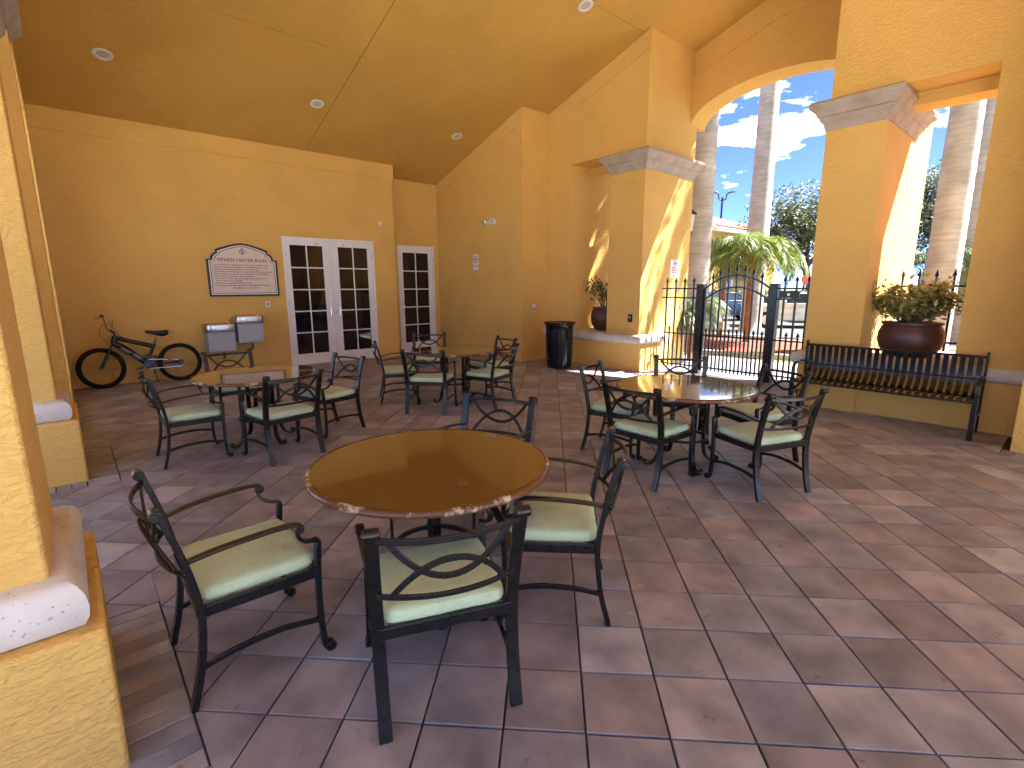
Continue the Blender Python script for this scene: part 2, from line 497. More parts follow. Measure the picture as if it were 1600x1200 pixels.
def edge_mat():
    m, nt, b = new_mat('chipped table edge')
    tcn = N(nt, 'ShaderNodeTexCoord')
    n = N(nt, 'ShaderNodeTexNoise', Scale=4.5, Detail=8.0, Roughness=0.7)
    nt.links.new(tcn.outputs['Object'], n.inputs['Vector'])
    rp = N(nt, 'ShaderNodeValToRGB'); e = rp.color_ramp.elements
    e[0].position = 0.54; e[0].color = (0.13, 0.05, 0.02, 1)
    e[1].position = 0.60; e[1].color = (0.50, 0.38, 0.27, 1)
    nt.links.new(n.outputs['Fac'], rp.inputs['Fac']); nt.links.new(rp.outputs['Color'], b.inputs['Base Color'])
    b.inputs['Roughness'].default_value = 0.25
    bp = N(nt, 'ShaderNodeBump', Strength=0.5, Distance=0.003)
    nt.links.new(rp.outputs['Color'], bp.inputs['Height']); nt.links.new(bp.outputs['Normal'], b.inputs['Normal'])
    return m
M['edge'] = edge_mat()
M['white'] = plain('white door paint', (0.78, 0.76, 0.76), 0.42, var=0.04, vscale=3, bump=0.05)
M['glass'] = plain('dark door glass', (0.006, 0.006, 0.007), 0.02, spec=0.6)
M['steel'] = plain('brushed stainless', (0.55, 0.54, 0.53), 0.28, metal=1.0, var=0.08)
M['chrome'] = plain('chrome', (0.75, 0.75, 0.76), 0.10, metal=1.0)
M['grey'] = plain('grey enamel', (0.36, 0.38, 0.40), 0.45, var=0.06, vscale=4)
M['plastic'] = plain('off-white plastic', (0.72, 0.70, 0.66), 0.45, var=0.03)
M['rubber'] = plain('black rubber', (0.006, 0.006, 0.006), 0.7, spec=0.3, var=0.3, vscale=40)
M['bikeblack'] = plain('glossy black bicycle paint', (0.005, 0.005, 0.007), 0.28)
M['bikegrey'] = plain('silver grey decal paint', (0.13, 0.135, 0.15), 0.35)
M['leather'] = plain('black saddle vinyl', (0.014, 0.014, 0.015), 0.42, bump=0.2)
M['pot'] = plain('brown glazed pot', (0.075, 0.030, 0.024), 0.42, var=0.25, vscale=5, bump=0.1, bscale=60)
M['soil'] = plain('potting soil', (0.03, 0.02, 0.014), 0.95, var=0.5, vscale=30, bump=0.6, bscale=60)
M['bench'] = plain('black bench coating', (0.004, 0.004, 0.006), 0.22, spec=0.55, var=0.4, vscale=14)
M['signboard'] = plain('pinkish cream sign face', (0.70, 0.56, 0.47), 0.5, var=0.06, vscale=5)
M['signblack'] = plain('black sign paint', (0.012, 0.010, 0.010), 0.45)
M['ink'] = plain('dark brown lettering', (0.06, 0.028, 0.024), 0.6)
M['signwhite'] = plain('white sign face', (0.80, 0.79, 0.76), 0.45, var=0.02)
M['signred'] = plain('red sign ink', (0.55, 0.045, 0.035), 0.5)
M['signnavy'] = plain('navy sign ink', (0.03, 0.04, 0.09), 0.5)
# ------------------------------------------------------------------ the setting: ground, floor, roof
XW, XR, Z_EAVE, SLOPE = -9.85, -3.15, 4.30, 0.3238
def zc_at(x):
    return Z_EAVE + SLOPE * (min(x, XR) - XW)
Z_RIDGE = zc_at(XR)
XE = 5.0                               # roof end behind the camera, unseen, set to keep sun off the floor

def ground_mat(name, c1, c2, scale, rough=0.9, bump=0.4, bs=60.0, fine=0.3):
    m, nt, b = new_mat(name)
    g = N(nt, 'ShaderNodeNewGeometry')
    n = N(nt, 'ShaderNodeTexNoise', Scale=scale, Detail=8.0, Roughness=0.65)
    nt.links.new(g.outputs['Position'], n.inputs['Vector'])
    rp = N(nt, 'ShaderNodeValToRGB')
    rp.color_ramp.elements[0].position = 0.32; rp.color_ramp.elements[0].color = (*c1, 1)
    rp.color_ramp.elements[1].position = 0.68; rp.color_ramp.elements[1].color = (*c2, 1)
    nt.links.new(n.outputs['Fac'], rp.inputs['Fac'])
    n2 = N(nt, 'ShaderNodeTexNoise', Scale=bs, Detail=4.0, Roughness=0.7)
    nt.links.new(g.outputs['Position'], n2.inputs['Vector'])
    mo = N(nt, 'ShaderNodeMixRGB', blend_type='OVERLAY'); mo.inputs['Fac'].default_value = fine
    nt.links.new(rp.outputs['Color'], mo.inputs['Color1']); nt.links.new(n2.outputs['Fac'], mo.inputs['Color2'])
    nt.links.new(mo.outputs['Color'], b.inputs['Base Color'])
    bp = N(nt, 'ShaderNodeBump', Strength=bump, Distance=0.02)
    nt.links.new(n2.outputs['Fac'], bp.inputs['Height']); nt.links.new(bp.outputs['Normal'], b.inputs['Normal'])
    b.inputs['Roughness'].default_value = rough
    return m
M['lawn'] = ground_mat('lawn', (0.055, 0.085, 0.022), (0.10, 0.135, 0.04), 0.8, bs=40)
M['concrete'] = ground_mat('pale concrete', (0.40, 0.37, 0.34), (0.52, 0.49, 0.45), 0.7, bump=0.15, bs=90)
M['deck'] = ground_mat('pale bounce deck', (0.50, 0.49, 0.47), (0.60, 0.59, 0.57), 0.7, bump=0.1, bs=90)
M['asphalt'] = ground_mat('asphalt', (0.055, 0.055, 0.058), (0.085, 0.083, 0.08), 0.5, bs=70)
M['mulch'] = ground_mat('red mulch', (0.15, 0.030, 0.018), (0.30, 0.070, 0.036), 6.0, bump=1.0, bs=28, fine=0.7)

def sheet(name, x0, x1, y0, y1, z, mat, parent=None):
    o = MB().add([(x0, y0, z), (x1, y0, z), (x1, y1, z), (x0, y1, z)], [(0, 1, 2, 3)]).build(name, mat, parent)
    return tag(o, kind='structure')
sheet('ground', -600, 600, -600, 600, -0.10, M['lawn'])
tag(MB().box(-30, 40, -30, 9.85, -0.30, -0.035).build('bounce_deck', M['deck']), kind='structure')  # pale ground added behind and beside the porch to bounce sunlight in
tag(MB().box(-22, 16, 9.86, 10.35, -0.30, -0.03).build('walkway', M['concrete']), kind='structure')
# kidney shaped mulch island beyond the gate with a low concrete kerb
isl = []
for k in range(40):
    a = 2 * pi * k / 40
    r_ = 1.0 + 0.16 * sin(2 * a + 0.6) + 0.08 * cos(3 * a)
    isl.append((-5.0 + 5.0 * r_ * cos(a) * 0.95, 12.9 + 2.15 * r_ * sin(a)))
mm = MB()
cx_, cy_ = -5.0, 12.9
rings = 7
vs = []; fs = []
for q in range(rings + 1):
    s_ = q / rings
    for (x, y) in isl:
        px, py = cx_ + (x - cx_) * s_, cy_ + (y - cy_) * s_
        vs.append((px, py, -0.06 + 0.16 * (1 - s_ ** 2) + 0.03 * mnoise.noise(Vector((px * 1.7, py * 1.7, 0)))))
n_ = len(isl)
for q in range(rings):
    for k in range(n_):
        fs.append((q * n_ + k, q * n_ + (k + 1) % n_, (q + 1) * n_ + (k + 1) % n_, (q + 1) * n_ + k))
mm.add(vs, fs)
tag(mm.build('mulch_bed', M['mulch'], smooth=4.0), kind='structure')
kb = MB().sweep([(x, y, -0.05) for x, y in isl], 0.16, 0.16, closed=True)
tag(kb.build('kerb', M['concrete'], bevel=0.015), kind='structure')
sheet('parking_lot', -45, 40, 15.6, 27.0, -0.075, M['asphalt'])
tag(MB().box(-45, 40, 15.3, 15.6, -0.3, 0.04).build('kerb', M['concrete'], bevel=0.02), kind='structure')
tag(MB().box(-45, 40, 27.0, 27.3, -0.3, 0.05).build('kerb', M['concrete'], bevel=0.02), kind='structure')

# ---- porch floor: individual pavers laid at 45 degrees
floor = MB().box(-10.6, 3.75, -3.2, 9.84, -0.30, -0.012).build('floor', M['sand'])
tag(floor, kind='structure')
TH, T = 0.7771, 0.305
eI = Vector((cos(TH), sin(TH))); eJ = Vector((-sin(TH), cos(TH)))
PIL = [(-1.87, -0.95), (-5.38, -4.46)]
PIL_Y = (-2.19, -1.27)
HOLES = [(a - 0.14, b + 0.18, PIL_Y[0] - 0.2, -1.06) for a, b in PIL] + [(0.60, 3.9, 5.42, 9.9)]
REG = (-10.55, 3.72, -3.15, 9.80)

def clip(poly, nx, ny, d):
    out = []
    for i in range(len(poly)):
        a, b = poly[i], poly[(i + 1) % len(poly)]
        da = nx * a[0] + ny * a[1] - d; db = nx * b[0] + ny * b[1] - d
        if da >= 0: out.append(a)
        if (da >= 0) != (db >= 0):
            t = da / (da - db)
            out.append((a[0] + (b[0] - a[0]) * t, a[1] + (b[1] - a[1]) * t))
    return out
def area(p):
    return 0.5 * abs(sum(p[i][0] * p[(i + 1) % len(p)][1] - p[(i + 1) % len(p)][0] * p[i][1] for i in range(len(p))))
def minus(polys, h):
    x0, x1, y0, y1 = h; out = []
    for p in polys:
        xs = [q[0] for q in p]; ys = [q[1] for q in p]
        if max(xs) <= x0 or min(xs) >= x1 or max(ys) <= y0 or min(ys) >= y1:
            out.append(p); continue
        out.append(clip(p, 0, -1, -y0)); out.append(clip(p, 0, 1, y1))
        mid = clip(p, 0, 1, y0)
        mid = clip(mid, 0, -1, -y1) if len(mid) > 2 else []
        if len(mid) > 2:
            out.append(clip(mid, -1, 0, -x0)); out.append(clip(mid, 1, 0, x1))
    return [p for p in out if len(p) > 2 and area(p) > 2e-4]

def tile_mesh(mb, poly, z=0.0, ch=0.002, dep=0.05, tilt=(0, 0)):
    c = (sum(p[0] for p in poly) / len(poly), sum(p[1] for p in poly) / len(poly)); n = len(poly)
    def ins(p, d):
        l = sqrt((p[0] - c[0]) ** 2 + (p[1] - c[1]) ** 2) or 1
        k = max(0.0, 1 - d / l)
        return (c[0] + (p[0] - c[0]) * k, c[1] + (p[1] - c[1]) * k)
    def zz(p): return z + tilt[0] * (p[0] - c[0]) + tilt[1] * (p[1] - c[1])
    top = [ins(p, ch * 2.2) for p in poly]; mid = [ins(p, ch * 0.7) for p in poly]
    vs = [(*p, zz(p)) for p in top] + [(*p, zz(p) - ch) for p in mid] + [(*p, z - dep) for p in mid]
    fs = [tuple(range(n))]
    for i in range(n):
        j = (i + 1) % n
        fs += [(i, n + i, n + j, j), (n + i, 2 * n + i, 2 * n + j, n + j)]
    mb.add(vs, fs)

def px_area(c, poly):
    v = Vector((c[0], c[1], 0)) - CAM
    d = v.dot(FWD)
    if d < 0.2: return 0
    u = 800 + F_PX * v.dot(RIGHT) / d; w = 600 - F_PX * v.dot(UP) / d
    if not (-40 < u < 1640 and w < 1260): return 0
    return area(poly) * CAM.z / d ** 3

tiles = []
G = 0.0028
for i in range(-50, 52):
    for j in range(-50, 52):
        o = eI * (i * T) + eJ * (j * T); c = o + (eI + eJ) * (T / 2)
        if not (REG[0] - 0.3 < c.x < REG[1] + 0.3 and REG[2] - 0.3 < c.y < REG[3] + 0.3): continue
        q = [o + eI * G + eJ * G, o + eI * (T - G) + eJ * G, o + (eI + eJ) * (T - G), o + eI * G + eJ * (T - G)]
        q = [(p.x, p.y) for p in q]
        full = area(q)
        for nx, ny, d in ((1, 0, REG[0]), (-1, 0, -REG[1]), (0, 1, REG[2]), (0, -1, -REG[3])):
            q = clip(q, nx, ny, d) if len(q) > 2 else q
        ps = [q] if len(q) > 2 else []
        for h in HOLES: ps = minus(ps, h)
        for p in ps:
            cc = (sum(a[0] for a in p) / len(p), sum(a[1] for a in p) / len(p))
            isf = len(p) == 4 and area(p) > 0.9995 * full
            tiles.append((px_area(cc, p), cc, p, isf, i, j))
tiles.sort(key=lambda t: -t[0])
rt = random.Random(3)
shared = []
for k in range(6):
    mb = MB()
    q = [(a * T / 2 - G * a, b * T / 2 - G * b) for a, b in ((-1, -1), (1, -1), (1, 1), (-1, 1))]
    tile_mesh(mb, q, 0.0, 0.0016 + 0.0003 * k, 0.05, ((rt.random() - .5) * 0.006, (rt.random() - .5) * 0.006))
    shared.append(mb.mesh('paver', M['paver'], fix=False))
stuff = MB()
for k, (a, c, p, full, i, j) in enumerate(tiles):
    dz = rt.uniform(-0.0012, 0.0008)
    if k < 296 and a > 0:
        if full:
            o = bpy.data.objects.new('paver', shared[rt.randrange(6)])
            o.location = (c[0], c[1], dz); o.rotation_euler = (0, 0, TH + rt.randrange(4) * pi / 2)
            link(o, floor)
        else:
            mb = MB(); tile_mesh(mb, [(x - c[0], y - c[1]) for x, y in p], 0.0)
            o = mb.build('paver', M['paver'], floor, fix=False); o.location = (c[0], c[1], dz)
    else:
        tile_mesh(stuff, p, dz, tilt=((rt.random() - .5) * 0.006, (rt.random() - .5) * 0.006))
tag(stuff.build('far_paver', M['paver'], floor, fix=False), kind='stuff')

# soldier course of small bricks round each pillar and along the foot of the right-hand wall
def border(x0, x1, y0, y1, along, step=0.098):
    L0, L1 = (x0, x1) if along == 'x' else (y0, y1)
    n = max(1, round((L1 - L0) / step))
    for k in range(n):
        a = L0 + (L1 - L0) * k / n + 0.002; b = L0 + (L1 - L0) * (k + 1) / n - 0.002
        q = [(a, y0), (b, y0), (b, y1), (a, y1)] if along == 'x' else [(x0, a), (x1, a), (x1, b), (x0, b)]
        c = (sum(p[0] for p in q) / 4, sum(p[1] for p in q) / 4)
        mb = MB(); tile_mesh(mb, [(x - c[0], y - c[1]) for x, y in q], 0.0, 0.003)
        o = mb.build('border_brick', M['paver'], floor, fix=False)
        o.location = (c[0], c[1], rt.uniform(-0.002, 0.0005))
for (a, b) in PIL:
    border(a - 0.135, b + 0.175, PIL_Y[1] - 0.01, -1.065, 'x')
    border(b - 0.01, b + 0.175, PIL_Y[0] + 0.02, PIL_Y[1] - 0.015, 'y')
border(0.605, 1.9, 5.425, 5.62, 'x')
# pale mortar drip spots and a dropped paper scrap on the pavers
for (x, y, r_, nm) in ((-0.42, 0.93, 0.020, 'mortar_smear'), (-0.30, 0.70, 0.018, 'mortar_smear')):
    pts = []
    for k in range(14):
        an = 2 * pi * k / 14
        rr = r_ * (0.55 + 0.6 * rt.random())
        pts.append((x + rr * cos(an) * 1.5, y + rr * sin(an) * 0.7))
    mb = MB(); tile_mesh(mb, pts, 0.0022, 0.0006, 0.002)
    mb.build(nm, M['capstone'], floor, fix=False)

# ---- ceiling: pitched half, then an unseen flat half shaped for the light; panels, open joints
ceil = empty('ceiling'); tag(ceil, kind='structure')
def slab(x0, x1, y0, y1, dz0, dz1):
    vs = []
    for y in (y0, y1):
        vs += [(x0, y, zc_at(x0) + dz0), (x1, y, zc_at(x1) + dz0), (x1, y, zc_at(x1) + dz1), (x0, y, zc_at(x0) + dz1)]
    return MB().add(vs, [(0, 1, 2, 3), (7, 6, 5, 4), (0, 4, 5, 1), (3, 2, 6, 7), (0, 3, 7, 4), (1, 5, 6, 2)])
JX = [-10.9, -7.13, -4.78, XR, -0.8, 1.55, XE + 0.3]
JY = [-2.6, 2.77, 9.15]
g_ = 0.006
for a in range(len(JX) - 1):
    for b_ in range(len(JY) - 1):
        if a in (2, 3) and b_ == 1: continue
        y1 = JY[b_ + 1] if a not in (2, 3) else JY[2]
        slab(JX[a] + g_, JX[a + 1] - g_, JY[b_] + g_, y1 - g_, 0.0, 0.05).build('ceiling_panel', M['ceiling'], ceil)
M['jointdark'] = plain('dark joint board', (0.20, 0.11, 0.03), 0.9)  # dark board that shows through the open ceiling joints
slab(-10.95, XR, -2.65, 9.2, 0.012, 0.30).build('roof_deck', M['jointdark'], ceil)
slab(XR, XE + 0.35, -2.65, 9.2, 0.012, 0.30).build('roof_deck', M['jointdark'], ceil)

# ------------------------------------------------------------------ walls, piers and pillars
def wall_y(mb, x0, x1, y0, y1, z0, z1=None):
    """block whose top follows the ceiling when z1 is None"""
    if z1 is not None: return mb.box(x0, x1, y0, y1, z0, z1)
    xs = [x0] + ([XR] if x0 < XR < x1 else []) + [x1]
    poly = [(x0, z0), (x1, z0)] + [(x, zc_at(x) + 0.045) for x in reversed(xs)]
    return mb.prism(poly, y0, y1, 'y')
def band_y(x0, x1, y0, y1, h=0.30):
    xs = [x0] + ([XR] if x0 < XR < x1 else []) + [x1]
    poly = [(x, zc_at(x) - h) for x in xs] + [(x, zc_at(x) + 0.03) for x in reversed(xs)]
    return MB().prism(poly, y0, y1, 'y')

DY0, DY1, DZ = 2.18, 4.15, 2.63
w = MB()
w.box(-10.6, XW, -2.2, DY0, -0.05, 4.335); w.box(-10.6, XW, DY1, 4.68, -0.05, 4.335); w.box(-10.6, XW, DY0, DY1, DZ, 4.335)
w = w.build('stucco_wall', M['stucco'])
tag(w, 'mustard stucco wall holding the white double doors, rules sign and drinking fountains', 'wall', 'stucco porch walls')
MB().box(XW - 0.05, XW + 0.03, -2.2, 4.71, 4.0, 4.33).build('top_band', M['stucco'], w)
XB = -10.36
SY0, SY1 = 5.02, 6.06
w = MB()
w.box(-10.95, XB, 4.60, SY0, -0.05, zc_at(XB) + .03); w.box(-10.95, XB, SY1, 6.3, -0.05, zc_at(XB) + .03); w.box(-10.95, XB, SY0, SY1, 2.63, zc_at(XB) + .03)
w = w.build('stucco_wall', M['stucco'])
tag(w, 'narrow shaded stucco wall around the single white door', 'wall', 'stucco porch walls')
MB().box(XB - 0.05, XB + 0.016, 4.69, 6.19, zc_at(XB) - 0.31, zc_at(XB) + .02).build('top_band', M['stucco'], w)
YS, XS = 6.20, -7.15
w = wall_y(MB(), -10.95, XS, YS, 8.42, -0.05).build('stucco_wall', M['stucco'])
tag(w, 'tall stucco wall with the no smoking sign, behind the black litter bin', 'wall', 'stucco porch walls')
band_y(XB + .017, XS + 0.016, YS - 0.016, YS + 0.03).build('top_band', M['stucco'], w)
MB().box(XS - 0.02, XS + 0.016, YS + 0.031, 6.955, zc_at(XS) - 0.30, zc_at(XS) + 0.02).build('top_band', M['stucco'], w)
MB().box(XS - 0.03, XS + 0.020, YS - 0.02, 6.96, -0.05, 0.66).build('wainscot', M['stucco'], w, bevel=0.01)

# wall with the planter opening and the corner pier beside the gate
Y2, YB = 6.97, 8.42
OX0, OX1, PX1 = -6.47, -5.45, -4.67
w = MB()
wall_y(w, XS + 0.001, OX0, Y2, YB, -0.05); wall_y(w, OX0, OX1, Y2, 7.78, 4.08)
w = w.build('stucco_wall', M['stucco'])
tag(w, 'stucco wall around the opening above the shrub in the tall pot', 'wall', 'stucco porch walls')
MB().box(OX0, OX1, 7.55, 7.78, 3.96, 4.08).build('drop_beam', M['stucco'], w)
band_y(XS + 0.02, OX1, Y2 - 0.016, Y2 + 0.03).build('top_band', M['stucco'], w)
MB().box(OX0, OX1, 7.6, YB, -0.05, 0.655).build('sill', M['stucco'], w)

BULL = [(0.0, 0.0), (0.045, 0.004), (0.072, 0.022), (0.088, 0.055), (0.092, 0.09), (0.085, 0.125), (0.066, 0.152), (0.035, 0.168), (-0.02, 0.175)]
CAPITAL = [(0.0, 0.0), (0.012, 0.0), (0.018, 0.05), (0.035, 0.085), (0.062, 0.115), (0.070, 0.135), (0.070, 0.155), (0.095, 0.165), (0.100, 0.185),
           (0.120, 0.215), (0.150, 0.240), (0.172, 0.268), (0.175, 0.295), (0.165, 0.318), (0.140, 0.335), (0.0, 0.340)]
def ledge(rect, z, parent, prof=BULL, joints=(), name='ledge'):
    o = MB().molding(rect, [(a, z + b) for a, b in prof]).build(name, M['stone'], parent, smooth=radians(35))
    return o
def capital(rect, z, parent):
    return MB().molding(rect, [(a, z + b) for a, b in CAPITAL]).build('capital', M['capstone'], parent, smooth=radians(30))

pier = empty('corner_pier', (-5.06, 7.7, 0))
tag(pier, 'stucco corner pier with pale capital and dappled sun beside the gate', 'pier')
def at0(o, root):
    """keep world coordinates for a mesh built in world space under a placed root"""
    o.matrix_parent_inverse = Matrix.Translation(root.location).inverted()
    return o
at0(wall_y(MB(), OX1, PX1, Y2, 8.64, 0.0).build('shaft', M['stucco'], pier), pier)
at0(capital((OX1, PX1, Y2, 8.64), 3.71, pier), pier)
at0(MB().box(XS + 0.02, PX1 + 0.06, Y2 - 0.06, 7.70, -0.05, 0.53).build('plinth', M['stucco'], pier, bevel=0.012), pier)
at0(ledge((XS - 0.10, PX1 + 0.05, Y2 - 0.05, 7.70), 0.525, pier), pier)
at0(band_y(OX1, PX1 + 0.016, Y2 - 0.0165, Y2 + 0.03).build('top_band', M['stucco'], pier), pier)
at0(MB().box(PX1 - 0.03, PX1 + 0.016, Y2 + 0.031, 8.42, zc_at(PX1) - 0.30, zc_at(PX1) + 0.02).build('top_band', M['stucco'], pier), pier)

# wall with the elliptical arch over the gate
AX0, AX1, AZ, AR = PX1, 2 * XR - PX1, 4.69, 0.55
poly = [(AX0 - 0.1, zc_at(AX0 - .1) + .045), (AX0 - 0.1, AZ)]
for k in range(41):
    a = pi * (1 - k / 40)
    poly.append((XR + (AX1 - XR) * cos(a), AZ + AR * sin(a)))
poly += [(AX1 + 0.6, AZ), (AX1 + 0.6, zc_at(AX1 + .6) + .045), (XR, Z_RIDGE + .045)]
w = MB().prism(poly, YB, 8.95, 'y').build('arch_wall', M['stucco'], smooth=radians(30))
tag(w, 'stucco wall with the wide low arch above the black gate', 'wall', 'stucco porch walls')
band_y(AX0 + 0.02, AX1 + 0.1, YB - 0.016, YB + 0.03, 0.42).build('top_band', M['stucco'], w)

# bench wall: column, opening with the wide pot, lintel
Y3 = 6.30
CX0, CX1, RX0 = -1.53, -0.885, 0.05
w = empty('bench_wall', (-0.4, 6.9, 0))
tag(w, 'stucco wall and column behind the black bench, open above the wide pot', 'wall', 'stucco porch walls')
at0(MB().box(CX0, CX1, Y3, 7.72, -0.05, 3.87).build('column', M['stucco'], w), w)
at0(capital((CX0, CX1, Y3, 7.72), 3.53, w), w)
at0(MB().box(RX0, 0.75, Y3 + 0.001, 7.72, -0.05, 3.871).build('wall_end', M['stucco'], w), w)
mb = MB(); wall_y(mb, CX0 + 0.02, 0.75, Y3, 7.12, 3.871)
at0(mb.build('upper_wall', M['stucco'], w), w)
at0(MB().box(CX1, RX0, 6.76, 7.11, 3.73, 3.872).build('drop_beam', M['stucco'], w), w)
at0(MB().box(CX0 - 0.05, CX1 + 0.03, Y3 - 0.03, 7.78, -0.05, 0.56).build('plinth', M['stucco'], w, bevel=0.012), w)
at0(MB().box(CX1 + 0.03, 0.75, Y3 + 0.015, 7.76, -0.05, 0.56).build('low_wall', M['stucco'], w, bevel=0.006), w)
at0(ledge((CX0 - 0.05, 0.75, Y3 + 0.035, 7.70), 0.555, w), w)
mb = MB(); wall_y(mb, 0.665, XE + 0.1, 5.60, 8.2, -0.05)
w = mb.build('stucco_wall', M['stucco'])
tag(w, 'stucco wall at the far right edge past the bench end', 'wall', 'stucco porch walls')
# the side of the gate bay behind the bench column
w = MB().box(CX0, -0.95, 7.74, 8.9, -0.05, zc_at(CX0) - .2).build('stucco_wall', M['stucco'])
tag(w, 'stucco wall hidden behind the bench column at the gate bay', 'wall', 'stucco porch walls')

# colonnade on the left
PLEDGE = [(-0.11, 0.0), (-0.075, 0.002), (-0.05, 0.018), (-0.035, 0.05), (-0.031, 0.085), (-0.037, 0.125), (-0.055, 0.155), (-0.08, 0.172), (-0.118, 0.180), (-0.125, 0.196), (-0.13, 0.21)]
plab = ['near stucco pillar at the left edge, rough plinth and pale rounded ledge',
        'second stucco pillar on the left, in front of the bicycle']
for (a, b), lab in zip(PIL, plab):
    p = empty('porch_pillar', ((a + b) / 2, -1.73, 0)); tag(p, lab, 'pillar', 'stucco pillars of the left colonnade')
    cy0, cy1 = PIL_Y
    at0(MB().box(a, b, cy0, cy1, -0.05, 0.53).build('plinth', M['pillar'], p, bevel=0.014), p)
    at0(ledge((a, b, cy0, cy1), 0.525, p, PLEDGE), p)
    at0(MB().box(a + 0.115, b - 0.115, cy0 + 0.115, cy1 - 0.115, 0.69, 3.87).build('shaft', M['pillar'], p, bevel=0.012), p)
    at0(capital((a + 0.115, b - 0.115, cy0 + 0.115, cy1 - 0.115), 3.50, p), p)
mb = MB(); wall_y(mb, XW + 0.001, -8.55, PIL_Y[0] - 0.02, -1.305, -0.05); wall_y(mb, -5.66, -5.06, PIL_Y[0] - 0.02, -1.305, -0.05)
wall_y(mb, -8.55, -5.66, PIL_Y[0] - 0.02, -1.305, 3.90); mb.box(-8.55, -5.66, PIL_Y[0] - 0.02, -1.305, -0.05, 0.40)  # unseen opening, added to let light reach the door wall
w = mb.build('stucco_wall', M['stucco'])
tag(w, 'stucco side wall ending in a thin strip behind the second pillar', 'wall', 'stucco porch walls')
mb = MB(); wall_y(mb, -5.06, XE + 0.1, PIL_Y[0] + 0.13, PIL_Y[1] - 0.13, 3.88)
tag(mb.build('colonnade_beam', M['stucco']), 'stucco beam carried by the left pillars', 'beam')
w = MB().box(XE - 0.35, XE + 0.05, PIL_Y[0] + 0.14, 8.19, 4.35, zc_at(XE) + 0.045).build('stucco_wall', M['stucco'])  # unseen header, added to cut light on the upper walls and ceiling
tag(w, 'unseen stucco header added behind the camera to cut high light', 'wall', 'stucco porch walls')
# ------------------------------------------------------------------ dining chairs and round tables
def rear_post(s):
    pts = catmull([(s * 0.250, -0.265, 0.0), (s * 0.251, -0.228, 0.14), (s * 0.252, -0.207, 0.28), (s * 0.253, -0.202, 0.41),
                   (s * 0.256, -0.222, 0.56), (s * 0.260, -0.258, 0.71), (s * 0.262, -0.290, 0.825)], 4)
    mb = MB().sweep(pts, 0.048, 0.024, ref=(1, 0, 0))
    mb.sweep([(s * 0.262 - 0.027, -0.300, 0.826), (s * 0.262 + 0.027, -0.300, 0.826)], 0.021, None, n=14)
    mb.sweep([(s * 0.262 - 0.031, -0.300, 0.826), (s * 0.262 + 0.031, -0.300, 0.826)], 0.012, None, n=12)
    return mb
def post_y(z):
    return -0.202 - 0.088 * max(0.0, (z - 0.41) / 0.415) ** 1.25
def back_pt(s, z, bow=0.062):
    return Vector((s * 0.250, post_y(z) - bow * (1 - s * s) - 0.006, z))
def front_leg(s):
    pts = catmull([(s * 0.262, 0.252, 0.535), (s * 0.264, 0.240, 0.36), (s * 0.267, 0.238, 0.18), (s * 0.270, 0.244, 0.06), (s * 0.271, 0.250, 0.024)], 4)
    mb = MB().sweep(pts, 0.029, 0.024, ref=(1, 0, 0))
    mb.sweep([(s * 0.271 - 0.019, 0.268, 0.024), (s * 0.271 + 0.019, 0.268, 0.024)], 0.0235, None, n=14)
    return mb
def arm_bar(s):
    top = catmull([(s * 0.256, -0.232, 0.612), (s * 0.270, -0.12, 0.634), (s * 0.280, 0.02, 0.647), (s * 0.284, 0.12, 0.650), (s * 0.284, 0.172, 0.644)], 5)
    mb = MB().sweep(top, 0.034, 0.014, ref=(1, 0, 0))
    mb.sweep([(s * 0.284 - 0.019, 0.170, 0.626), (s * 0.284 + 0.019, 0.170, 0.626)], 0.021, None, n=14)
    return mb
def arm_return(s):
    pts = catmull([(s * 0.283, 0.163, 0.612), (s * 0.280, 0.168, 0.585), (s * 0.275, 0.192, 0.558), (s * 0.268, 0.226, 0.546), (s * 0.262, 0.252, 0.540), (s * 0.262, 0.254, 0.51)], 4)
    return MB().sweep(pts, 0.024, 0.014, ref=(1, 0, 0))
def cushion_mesh():
    nx, ny, nz = 18, 18, 5
    bm = bmesh.new()
    bmesh.ops.create_cube(bm, size=2.0)
    bmesh.ops.subdivide_edges(bm, edges=bm.edges[:], cuts=13, use_grid_fill=True)
    rn = random.Random(5)
    for v in bm.verts:
        x, y, z = v.co
        # superellipsoid rounding
        p = 10.0
        l = (abs(x) ** p + abs(y) ** p) ** (1 / p)
        if l > 1: x, y = x / l, y / l
        edge = max(abs(x), abs(y))
        hx = 0.236 + 0.016 * (y * 0.5 + 0.5)
        k = 1.0 - 0.035 * (abs(z) ** 2)
        zz = 0.0
        if z > 0: zz = (0.027 + 0.019 * (1 - min(1, edge ** 2.6))) * z
        else: zz = 0.022 * z
        px, py = x * hx * k, 0.022 + y * 0.226 * k
        wr = 0.003 * mnoise.noise(Vector((px * 22, py * 22, z * 2))) * (edge ** 2)
        v.co = (px + wr, py + wr, 0.438 + zz + 0.0035 * mnoise.noise(Vector((px * 9, py * 9, 3.1))))
    me = bpy.data.meshes.new('seat_cushion')
    bm.to_mesh(me); bm.free()
    me.polygons.foreach_set('use_smooth', [True] * len(me.polygons))
    me.materials.append(M['cushion'])
    return me
